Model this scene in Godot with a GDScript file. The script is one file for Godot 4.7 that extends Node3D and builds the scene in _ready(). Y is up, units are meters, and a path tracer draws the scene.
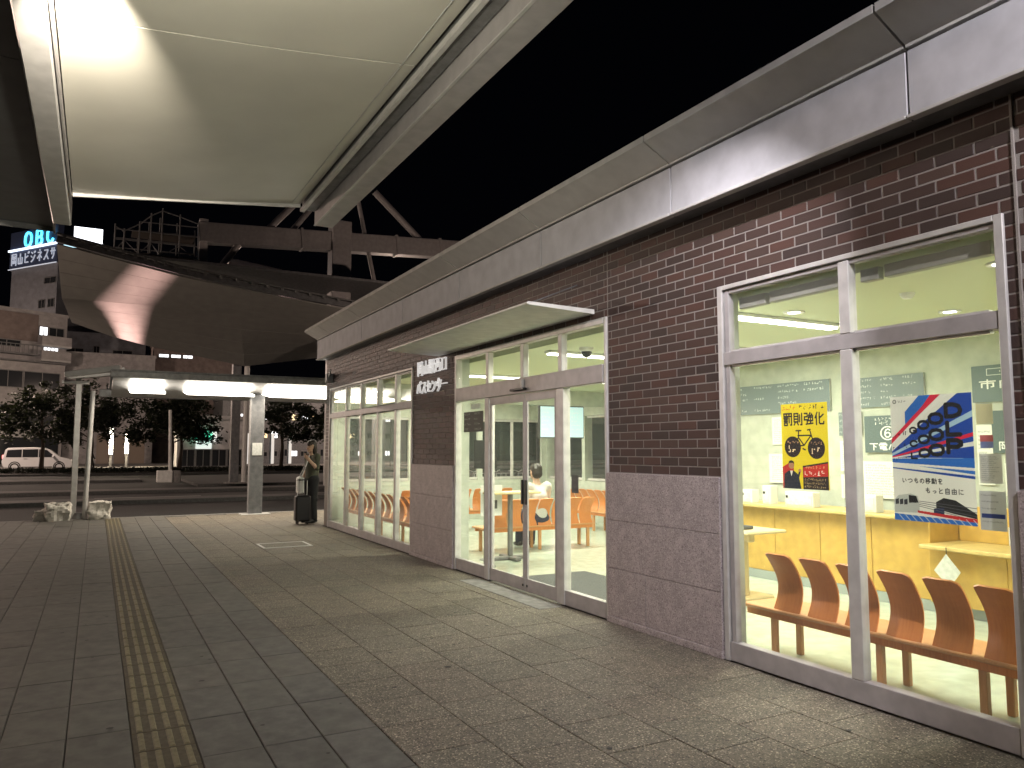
extends Node3D
# World axes: the station hall's front runs along -Z at x = 4.2; "t" is the distance along it (z = -t). Metres.

const HALL := 8.0        # each linear ceiling light of the hall
const UPLIGHT := 45.0
const SPILL := 13.0
const FACADE := 8.5
const STREAK := 6500.0
const SHELTER := 3.0

var M := {}
var taken := {}
var rng := RandomNumberGenerator.new()


# ---------------------------------------------------------------- mesh collecting
class MB:
	var v := PackedVector3Array()
	var n := PackedVector3Array()
	var u := PackedVector2Array()
	var c := PackedColorArray()
	var xf := Transform3D()
	var col := Color.WHITE
	var use_col := false

	func tri(a: Vector3, b: Vector3, d: Vector3, na: Vector3, nb: Vector3, nd: Vector3, ua := Vector2.ZERO, ub := Vector2.ZERO, ud := Vector2.ZERO) -> void:
		a = xf * a; b = xf * b; d = xf * d
		na = xf.basis * na; nb = xf.basis * nb; nd = xf.basis * nd
		if (b - a).cross(d - a).dot(na + nb + nd) > 0.0:
			var k := b; b = d; d = k
			k = nb; nb = nd; nd = k
			var w := ub; ub = ud; ud = w
		v.append(a); v.append(b); v.append(d)
		n.append(na.normalized()); n.append(nb.normalized()); n.append(nd.normalized())
		u.append(ua); u.append(ub); u.append(ud)
		if use_col:
			c.append(col); c.append(col); c.append(col)

	# flat quad whose normal is turned to the side of "out"
	func quad(a: Vector3, b: Vector3, d: Vector3, e: Vector3, out: Vector3, uvs := [Vector2.ZERO, Vector2.ZERO, Vector2.ZERO, Vector2.ZERO]) -> void:
		var m := (d - a).cross(e - b)
		if m.dot(out) < 0.0: m = -m
		tri(a, b, d, m, m, m, uvs[0], uvs[1], uvs[2])
		tri(a, d, e, m, m, m, uvs[0], uvs[2], uvs[3])

	func flat3(a: Vector3, b: Vector3, d: Vector3, out: Vector3) -> void:
		var m := (b - a).cross(d - a)
		if m.dot(out) < 0.0: m = -m
		tri(a, b, d, m, m, m)

	# box with chamfered edges (r = 0 gives plain edges)
	func box(p: Vector3, q: Vector3, r := 0.0) -> void:
		var a := Vector3(minf(p.x, q.x), minf(p.y, q.y), minf(p.z, q.z))
		var b := Vector3(maxf(p.x, q.x), maxf(p.y, q.y), maxf(p.z, q.z))
		var ctr := (a + b) / 2.0
		r = minf(r, minf(b.x - a.x, minf(b.y - a.y, b.z - a.z)) * 0.45)
		var h := (b - a) / 2.0
		for ax in 3:
			var i := (ax + 1) % 3
			var j := (ax + 2) % 3
			for s in [-1.0, 1.0]:
				var pts := []
				for k in [[-1, -1], [1, -1], [1, 1], [-1, 1]]:
					var w := Vector3()
					w[ax] = h[ax] * s
					w[i] = (h[i] - r) * k[0]
					w[j] = (h[j] - r) * k[1]
					pts.append(ctr + w)
				var o := Vector3(); o[ax] = s
				quad(pts[0], pts[1], pts[2], pts[3], o)
		if r <= 0.0: return
		for ax in 3:
			var i := (ax + 1) % 3
			var j := (ax + 2) % 3
			for si in [-1.0, 1.0]:
				for sj in [-1.0, 1.0]:
					var pts := []
					for k in [[-1, 0], [1, 0], [1, 1], [-1, 1]]:
						var w := Vector3()
						w[ax] = (h[ax] - r) * k[0]
						w[i] = (h[i] - (r if k[1] else 0.0)) * si
						w[j] = (h[j] - (0.0 if k[1] else r)) * sj
						pts.append(ctr + w)
					var o := Vector3(); o[i] = si; o[j] = sj
					quad(pts[0], pts[1], pts[2], pts[3], o)
		for sx in [-1.0, 1.0]:
			for sy in [-1.0, 1.0]:
				for sz in [-1.0, 1.0]:
					var s := Vector3(sx, sy, sz)
					flat3(ctr + s * Vector3(h.x, h.y - r, h.z - r), ctr + s * Vector3(h.x - r, h.y, h.z - r), ctr + s * Vector3(h.x - r, h.y - r, h.z), s)

	# bar of rectangular section from a to b
	func bar(a: Vector3, b: Vector3, w: float, h: float, up := Vector3.UP, r := 0.0) -> void:
		var keep := xf
		var d := (b - a).normalized()
		if absf(d.dot(up)) > 0.99: up = Vector3.RIGHT if absf(d.x) < 0.9 else Vector3.BACK
		var side := d.cross(up).normalized()
		xf = keep * Transform3D(Basis(side, side.cross(d), -d), (a + b) / 2.0)
		var l := a.distance_to(b)
		box(Vector3(-w / 2, -h / 2, -l / 2), Vector3(w / 2, h / 2, l / 2), r)
		xf = keep

	# round tube through points; radius may be a number or one per point
	func tube(pts: Array, rad, sides := 8, caps := true) -> void:
		var rings := []
		var last := Vector3.ZERO
		for i in pts.size():
			var d: Vector3 = (pts[mini(i + 1, pts.size() - 1)] - pts[maxi(i - 1, 0)]).normalized()
			var s := last - d * last.dot(d) if last != Vector3.ZERO else Vector3.ZERO
			if s.length() < 0.01:
				s = d.cross(Vector3.UP if absf(d.y) < 0.9 else Vector3.RIGHT)
			s = s.normalized()
			last = s
			var w := d.cross(s)
			var rr: float = rad[i] if rad is Array else rad
			var ring := []
			for k in sides:
				var o := s * cos(TAU * k / sides) + w * sin(TAU * k / sides)
				ring.append([pts[i] + o * rr, o])
			rings.append(ring)
		for i in pts.size() - 1:
			for k in sides:
				var l := (k + 1) % sides
				var a = rings[i][k]; var b = rings[i][l]; var d = rings[i + 1][l]; var e = rings[i + 1][k]
				tri(a[0], b[0], d[0], a[1], b[1], d[1])
				tri(a[0], d[0], e[0], a[1], d[1], e[1])
		if caps:
			for g in [[0, 1], [pts.size() - 1, pts.size() - 2]]:
				var o: Vector3 = (pts[g[0]] - pts[g[1]]).normalized()
				for k in sides:
					tri(pts[g[0]], rings[g[0]][k][0], rings[g[0]][(k + 1) % sides][0], o, o, o)

	# polygon in (x, y), pushed out from z0 to z1
	func prism(poly: PackedVector2Array, z0: float, z1: float) -> void:
		var t := Geometry2D.triangulate_polygon(poly)
		for k in range(0, t.size(), 3):
			for z in [z0, z1]:
				var o := Vector3(0, 0, z - (z0 + z1) / 2.0)
				flat3(Vector3(poly[t[k]].x, poly[t[k]].y, z), Vector3(poly[t[k + 1]].x, poly[t[k + 1]].y, z), Vector3(poly[t[k + 2]].x, poly[t[k + 2]].y, z), o)
		var turn := 0.0
		for i in poly.size(): turn += poly[i].cross(poly[(i + 1) % poly.size()])
		for i in poly.size():
			var a := poly[i]; var b := poly[(i + 1) % poly.size()]
			var e := (b - a) * signf(turn)
			quad(Vector3(a.x, a.y, z0), Vector3(b.x, b.y, z0), Vector3(b.x, b.y, z1), Vector3(a.x, a.y, z1), Vector3(e.y, -e.x, 0))

	# surface of revolution about the vertical through "at"; profile is [radius, height] pairs
	func lathe(profile: Array, at: Vector3, sides := 14) -> void:
		for i in profile.size() - 1:
			var p0: Vector2 = Vector2(profile[i][0], profile[i][1]); var p1 := Vector2(profile[i + 1][0], profile[i + 1][1])
			var e := p1 - p0
			var m := Vector2(e.y, -e.x).normalized()
			for k in sides:
				var a0 := TAU * k / sides; var a1 := TAU * (k + 1) / sides
				var q := func(p: Vector2, an: float) -> Vector3: return at + Vector3(cos(an) * p.x, p.y, sin(an) * p.x)
				var w := func(an: float) -> Vector3: return Vector3(cos(an) * m.x, m.y, sin(an) * m.x)
				tri(q.call(p0, a0), q.call(p0, a1), q.call(p1, a1), w.call(a0), w.call(a1), w.call(a1))
				tri(q.call(p0, a0), q.call(p1, a1), q.call(p1, a0), w.call(a0), w.call(a1), w.call(a0))

	# curved sheet of a given thickness through a grid of points
	func sheet(g: Array, th: float) -> void:
		var rows: int = g.size(); var cols: int = g[0].size()
		var nn := []
		for i in rows:
			var r := []
			for j in cols:
				var du: Vector3 = g[mini(i + 1, rows - 1)][j] - g[maxi(i - 1, 0)][j]
				var dv: Vector3 = g[i][mini(j + 1, cols - 1)] - g[i][maxi(j - 1, 0)]
				r.append(du.cross(dv).normalized())
			nn.append(r)
		for s in [-1.0, 1.0]:
			var h: float = th / 2.0 * s
			for i in rows - 1:
				for j in cols - 1:
					var q := [[i, j], [i + 1, j], [i + 1, j + 1], [i, j + 1]]
					var p := []; var m := []
					for k in q:
						p.append(g[k[0]][k[1]] + nn[k[0]][k[1]] * h); m.append(nn[k[0]][k[1]] * s)
					tri(p[0], p[1], p[2], m[0], m[1], m[2])
					tri(p[0], p[2], p[3], m[0], m[2], m[3])
		var rim := []
		for j in cols: rim.append([0, j])
		for i in range(1, rows): rim.append([i, cols - 1])
		for j in range(cols - 2, -1, -1): rim.append([rows - 1, j])
		for i in range(rows - 2, 0, -1): rim.append([i, 0])
		var mid := Vector3()
		for k in rim: mid += g[k[0]][k[1]]
		mid /= rim.size()
		for k in rim.size():
			var a = rim[k]; var b = rim[(k + 1) % rim.size()]
			var pa: Vector3 = g[a[0]][a[1]]; var pb: Vector3 = g[b[0]][b[1]]
			var ha: Vector3 = nn[a[0]][a[1]] * th / 2; var hb: Vector3 = nn[b[0]][b[1]] * th / 2
			quad(pa - ha, pb - hb, pb + hb, pa + ha, (pa + pb) / 2 - mid)

	func mesh() -> ArrayMesh:
		var a := []
		a.resize(Mesh.ARRAY_MAX)
		a[Mesh.ARRAY_VERTEX] = v; a[Mesh.ARRAY_NORMAL] = n; a[Mesh.ARRAY_TEX_UV] = u
		if use_col: a[Mesh.ARRAY_COLOR] = c
		var m := ArrayMesh.new()
		m.add_surface_from_arrays(Mesh.PRIMITIVE_TRIANGLES, a)
		return m


func P(x: float, y: float, t: float) -> Vector3:
	return Vector3(x, y, -t)


func numbered(called: String) -> String:
	taken[called] = taken.get(called, -1) + 1
	return called if taken[called] == 0 else "%s_%03d" % [called, taken[called]]


# a thing: a Node3D at its base; its parts are added in world coordinates and stored relative to that base
func thing(called: String, label: String, category: String, base: Vector3, group := "") -> Node3D:
	var o := Node3D.new()
	o.name = numbered(called)
	add_child(o)
	o.position = base
	o.set_meta("label", label)
	o.set_meta("category", category)
	if group: o.set_meta("group", group)
	return o


func setting(called: String, base := Vector3.ZERO) -> Node3D:
	var o := Node3D.new()
	o.name = called
	add_child(o)
	o.position = base
	o.set_meta("kind", "structure")
	return o


func origin_of(o: Node3D) -> Vector3:
	var s := Vector3.ZERO
	var k: Node = o
	while k != null and k != self:
		s += k.position
		k = k.get_parent()
	return s


func part(called: String, mb: MB, m: Material, parent: Node3D) -> MeshInstance3D:
	var o := MeshInstance3D.new()
	o.name = called
	var off := origin_of(parent)
	if off != Vector3.ZERO:
		for i in mb.v.size(): mb.v[i] -= off
	o.mesh = mb.mesh()
	o.material_override = m
	parent.add_child(o, true)
	return o


func boxpart(called: String, a: Vector3, b: Vector3, m: Material, parent: Node3D, r := 0.0) -> MeshInstance3D:
	var mb := MB.new()
	mb.box(a, b, r)
	return part(called, mb, m, parent)


func copy(o: Node3D, at: Vector3, turn := 0.0, label := "") -> Node3D:
	var c: Node3D = o.duplicate()
	var stem: String = o.name
	if stem.length() > 4 and stem.substr(stem.length() - 4, 1) == "_" and stem.right(3).is_valid_int(): stem = stem.left(stem.length() - 4)
	c.name = numbered(stem)
	add_child(c)
	c.position = at
	c.rotation.y = turn
	if label: c.set_meta("label", label)
	return c


# ---------------------------------------------------------------- materials
var TX := {}

func noise_tex(kind: String) -> Texture2D:
	if TX.has(kind): return TX[kind]
	var f := FastNoiseLite.new()
	var t := NoiseTexture2D.new()
	t.width = 512; t.height = 512; t.seamless = true
	var lo := 0.8
	if kind == "mottle":
		f.noise_type = FastNoiseLite.TYPE_SIMPLEX; f.frequency = 0.012; f.fractal_octaves = 5; f.seed = 3; lo = 0.9
	elif kind == "fine":
		f.noise_type = FastNoiseLite.TYPE_SIMPLEX; f.frequency = 0.09; f.fractal_octaves = 4; f.seed = 8; lo = 0.78
	elif kind == "speck":
		f.noise_type = FastNoiseLite.TYPE_CELLULAR; f.frequency = 0.11; f.fractal_octaves = 3; f.seed = 5; lo = 0.45
	elif kind == "dirt":
		f.noise_type = FastNoiseLite.TYPE_PERLIN; f.frequency = 0.02; f.fractal_octaves = 6; f.fractal_gain = 0.65; f.seed = 21; lo = 0.72
	t.noise = f
	var g := Gradient.new()
	g.set_color(0, Color(lo, lo, lo)); g.set_color(1, Color.WHITE)
	t.color_ramp = g
	TX[kind] = t
	return t


func mat(lin: Color, rough := 0.7, metal := 0.0, tex := "", scale := 1.0, relief := 0.0) -> StandardMaterial3D:
	var m := StandardMaterial3D.new()
	m.albedo_color = lin.linear_to_srgb()
	m.roughness = rough
	m.metallic = metal
	if tex:
		m.albedo_texture = noise_tex(tex)
		m.uv1_triplanar = true
		m.uv1_world_triplanar = true
		m.uv1_scale = Vector3.ONE * scale
		if relief > 0.0:
			m.heightmap_enabled = true
			m.heightmap_texture = noise_tex(tex)
			m.heightmap_scale = relief
	return m


func glow(lin: Color, energy: float) -> StandardMaterial3D:
	var m := StandardMaterial3D.new()
	m.albedo_color = Color(0.85, 0.85, 0.85)
	m.emission_enabled = true
	m.emission = lin.linear_to_srgb()
	m.emission_energy_multiplier = energy
	return m


func image_mat(img: Image, rough := 0.5, see_through := 0.0, shine := 0.0) -> StandardMaterial3D:
	var m := StandardMaterial3D.new()
	m.albedo_texture = ImageTexture.create_from_image(img)
	m.roughness = rough
	m.texture_repeat = false
	if see_through > 0.0:
		m.backlight_enabled = true
		m.backlight = Color(see_through, see_through, see_through)
	if shine > 0.0:
		m.emission_enabled = true
		m.emission_texture = m.albedo_texture
		m.emission = Color.BLACK
		m.emission_energy_multiplier = shine
	return m


func granules(base: Color, light: Color, dark: Color, seed_no: int, count: int) -> Image:
	var r := RandomNumberGenerator.new()
	r.seed = seed_no
	var im := Image.create(512, 512, false, Image.FORMAT_RGB8)
	var cloud := FastNoiseLite.new()
	cloud.seed = seed_no; cloud.frequency = .011; cloud.fractal_octaves = 4
	for y in 512:
		for x in 512:
			var e := Vector2(TAU * x / 512.0, TAU * y / 512.0)   # wrapped so that the tile has no seam
			var q := cloud.get_noise_3d(81.0 * cos(e.x) + 40.0 * cos(e.y), 81.0 * sin(e.x), 81.0 * sin(e.y) + 40.0 * sin(e.x))
			im.set_pixel(x, y, base * (1.0 + .16 * q))
	for k in count:
		var kind := r.randf()
		var c := base.lerp(light, r.randf()) if kind < 0.5 else base.lerp(dark, r.randf())
		var w := r.randi_range(2, 7); var h := r.randi_range(2, 7)
		var x := r.randi_range(0, 511); var y := r.randi_range(0, 511)
		for dy in h:
			for dx in w:
				var ex := (dx - w / 2.0 + 0.5) / (w / 2.0); var ey := (dy - h / 2.0 + 0.5) / (h / 2.0)
				if ex * ex + ey * ey < 1.05: im.set_pixel((x + dx) % 512, (y + dy) % 512, c)
	return im


func granule_mat(base: Color, light: Color, dark: Color, seed_no: int, count: int, scale: float, rough: float) -> StandardMaterial3D:
	var m := StandardMaterial3D.new()
	m.albedo_texture = ImageTexture.create_from_image(granules(base, light, dark, seed_no, count))
	m.uv1_triplanar = true
	m.uv1_world_triplanar = true
	m.uv1_scale = Vector3.ONE * scale
	m.roughness = rough
	m.heightmap_enabled = true
	m.heightmap_texture = m.albedo_texture
	m.heightmap_scale = 0.12
	return m


func tinted(m: StandardMaterial3D, k: Color) -> StandardMaterial3D:
	var c: StandardMaterial3D = m.duplicate()
	c.albedo_color = Color(m.albedo_color.r * k.r, m.albedo_color.g * k.g, m.albedo_color.b * k.b)
	return c


func wood_mat(dark: Color, light: Color, rough: float) -> StandardMaterial3D:
	var f := FastNoiseLite.new()
	f.noise_type = FastNoiseLite.TYPE_SIMPLEX; f.frequency = 0.02; f.fractal_octaves = 4; f.seed = 11
	var im := Image.create(256, 256, false, Image.FORMAT_RGB8)
	for y in 256:
		for x in 256:
			var k := 0.5 + 0.5 * f.get_noise_2d(x * 6.0, y * 0.5)
			k = clampf(k * 0.8 + 0.2 * absf(sin(x * 0.9 + 4.0 * f.get_noise_2d(x * 1.0, y * 0.3))), 0.0, 1.0)
			im.set_pixel(x, y, dark.lerp(light, k))
	var m := StandardMaterial3D.new()
	m.albedo_texture = ImageTexture.create_from_image(im)
	m.uv1_triplanar = true
	m.uv1_world_triplanar = true
	m.uv1_scale = Vector3(1.6, 1.6, 1.6)
	m.roughness = rough
	return m


func make_materials() -> void:
	for k in 8:
		M["brick%d" % k] = mat([Color(.088, .045, .038), Color(.074, .042, .036), Color(.096, .048, .040), Color(.066, .038, .034), Color(.082, .049, .042), Color(.108, .050, .039), Color(.056, .035, .032), Color(.098, .057, .046)][k], 0.62, 0.0, "fine", 3.0, 0.12)
	M.mortar = mat(Color(.38, .35, .325), 0.9, 0.0, "fine", 4.0, 0.08)
	M.granite = granule_mat(Color(.68, .64, .645), Color(.82, .79, .785), Color(.47, .43, .435), 4, 9000, 1.3, 0.55)
	M.aggregate = granule_mat(Color(.405, .383, .345), Color(.74, .70, .63), Color(.19, .18, .165), 9, 6500, 1.25, 0.75)
	for k in 3: M["agg%d" % k] = tinted(M.aggregate, [Color(1, .99, .975), Color(.95, .945, .93), Color(.985, .965, .95)][k])
	for k in 4: M["slab%d" % k] = mat([Color(.150, .144, .127), Color(.143, .137, .122), Color(.154, .144, .127), Color(.147, .141, .127)][k], 0.72, 0.0, "dirt", [0.55, 0.7, 0.62, 0.8][k], 0.05)
	M.joint = mat(Color(.075, .07, .063), 0.95, 0.0, "fine", 3.0)
	M.blind = mat(Color(.34, .34, .29), 0.8)
	M.tactile_base = mat(Color(.115, .096, .06), 0.85, 0.0, "dirt", 2.4, 0.08)
	M.tactile = mat(Color(.24, .205, .115), 0.75, 0.0, "dirt", 2.4, 0.08)
	M.asphalt = mat(Color(.05, .05, .052), 0.9, 0.0, "speck", 1.2, 0.2)
	M.kerb = mat(Color(.30, .29, .28), 0.85, 0.0, "dirt", 1.0, 0.1)
	M.island = mat(Color(.13, .13, .128), 0.85, 0.0, "dirt", 1.0, 0.1)
	M.gum = mat(Color(.05, .047, .043), 0.9)
	M.lane_paint = mat(Color(.55, .55, .53), 0.8, 0.0, "dirt", 2.0)
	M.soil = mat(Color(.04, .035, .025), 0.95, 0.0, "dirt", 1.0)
	M.alu = mat(Color(.64, .63, .61), 0.45, 0.1, "mottle", 0.8)
	M.alu_warm = mat(Color(.47, .45, .455), 0.5, 0.1, "mottle", 0.8)
	M.gasket = mat(Color(.03, .03, .03), 0.7)
	M.panel = mat(Color(.56, .565, .60), 0.85, 0.0, "mottle", 0.5)
	M.panel_cap = mat(Color(.57, .56, .54), 0.85, 0.0, "mottle", 0.5)
	M.canopy_white = mat(Color(.55, .535, .475), 0.42, 0.0, "mottle", 0.09)
	M.canopy_grey = mat(Color(.20, .205, .21), 0.4, 0.1, "mottle", 0.4)
	M.beam = mat(Color(.42, .395, .395), 0.45, 0.1, "mottle", 0.6)
	M.beam_light = mat(Color(.55, .54, .53), 0.4, 0.15, "mottle", 0.6)
	M.steel_dark = mat(Color(.20, .202, .21), 0.55, 0.2, "dirt", 0.6)
	M.steel_grey = mat(Color(.24, .24, .24), 0.5, 0.2, "dirt", 0.8)
	M.roof_film = mat(Color(.34, .335, .31), 0.42, 0.05, "mottle", 0.25)
	M.white_paint = mat(Color(.78, .78, .75), 0.5, 0.0, "mottle", 0.7)
	M.wall_in = mat(Color(.56, .60, .525), 0.75, 0.0, "mottle", 0.6)
	M.ceiling = mat(Color(.56, .60, .43), 0.85)
	M.floor_in = mat(Color(.54, .61, .52), 0.22, 0.0, "mottle", 0.7)
	M.skirting = mat(Color(.34, .38, .37), 0.6)
	M.mat_grey = mat(Color(.16, .17, .18), 0.95, 0.0, "speck", 3.0, 0.2)
	M.counter = mat(Color(.66, .42, .10), 0.42, 0.0, "mottle", 0.8)
	M.counter_edge = mat(Color(.70, .52, .20), 0.4, 0.0, "mottle", 1.2)
	M.ply = wood_mat(Color(.76, .46, .23), Color(.86, .56, .30), 0.42)
	M.ply_edge = wood_mat(Color(.74, .56, .36), Color(.84, .66, .46), 0.5)
	M.beech = wood_mat(Color(.74, .52, .32), Color(.82, .62, .42), 0.42)
	M.pale_wood = wood_mat(Color(.78, .70, .52), Color(.86, .78, .62), 0.45)
	M.paper = mat(Color(.78, .80, .77), 0.8, 0.0, "mottle", 2.0)
	M.paper.backlight_enabled = true
	M.paper.backlight = Color(.5, .5, .5)
	M.note_yellow = mat(Color(.80, .76, .30), 0.8)
	M.note_yellow.backlight_enabled = true
	M.note_yellow.backlight = Color(.5, .5, .5)
	M.black = mat(Color(.018, .018, .02), 0.45, 0.0, "fine", 3.0)
	M.dark_grey = mat(Color(.07, .072, .075), 0.5)
	M.plastic_white = mat(Color(.75, .76, .75), 0.4)
	M.letter_added_glow = glow(Color(1.0, .97, .95), .42)  # glow put into the unlit hall-name letters so they show brighter
	M.stone = granule_mat(Color(.80, .78, .75), Color(.88, .87, .85), Color(.66, .64, .61), 14, 6000, 1.2, 0.85)
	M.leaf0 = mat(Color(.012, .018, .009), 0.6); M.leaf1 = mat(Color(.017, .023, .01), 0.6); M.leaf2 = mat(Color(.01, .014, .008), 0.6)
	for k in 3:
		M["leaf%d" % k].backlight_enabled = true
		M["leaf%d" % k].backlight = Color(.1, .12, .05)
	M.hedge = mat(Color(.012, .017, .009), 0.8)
	M.bark = mat(Color(.085, .065, .05), 0.9, 0.0, "dirt", 2.0, 0.5)
	M.house_pale = mat(Color(.44, .42, .42), 0.85, 0.0, "dirt", 0.12)
	M.house_white = mat(Color(.56, .55, .55), 0.85, 0.0, "dirt", 0.1)
	M.house_brown = mat(Color(.25, .20, .185), 0.85, 0.0, "dirt", 0.15)
	M.house_grey = mat(Color(.25, .26, .29), 0.85, 0.0, "dirt", 0.1)
	M.dark_glass = mat(Color(.025, .028, .032), 0.08)
	M.car_white = mat(Color(.72, .73, .74), 0.22)
	M.car_white.clearcoat_enabled = true
	M.car_white.clearcoat_roughness = 0.05
	M.rubber = mat(Color(.02, .02, .02), 0.85)
	M.rim = mat(Color(.5, .5, .52), 0.3, 0.8)
	M.skin = mat(Color(.52, .34, .25), 0.6)
	M.hair = mat(Color(.022, .016, .013), 0.55)
	M.olive = mat(Color(.085, .088, .06), 0.85, 0.0, "fine", 4.0)
	M.navy = mat(Color(.03, .036, .075), 0.85, 0.0, "fine", 4.0)
	M.cloth_white = mat(Color(.70, .70, .68), 0.85, 0.0, "fine", 4.0)
	M.cloth_black = mat(Color(.014, .014, .016), 0.85, 0.0, "fine", 4.0)
	var g := StandardMaterial3D.new()
	g.transparency = BaseMaterial3D.TRANSPARENCY_ALPHA
	g.albedo_color = Color(.92, .97, .95, .03)
	g.roughness = 0.0
	g.metallic_specular = 0.42
	M.glass = g
	M.tube_lamp = glow(Color(1.0, .98, .86), 9.0)
	M.shelter_lamp = glow(Color(1.0, .93, .80), 8.0)


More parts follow.
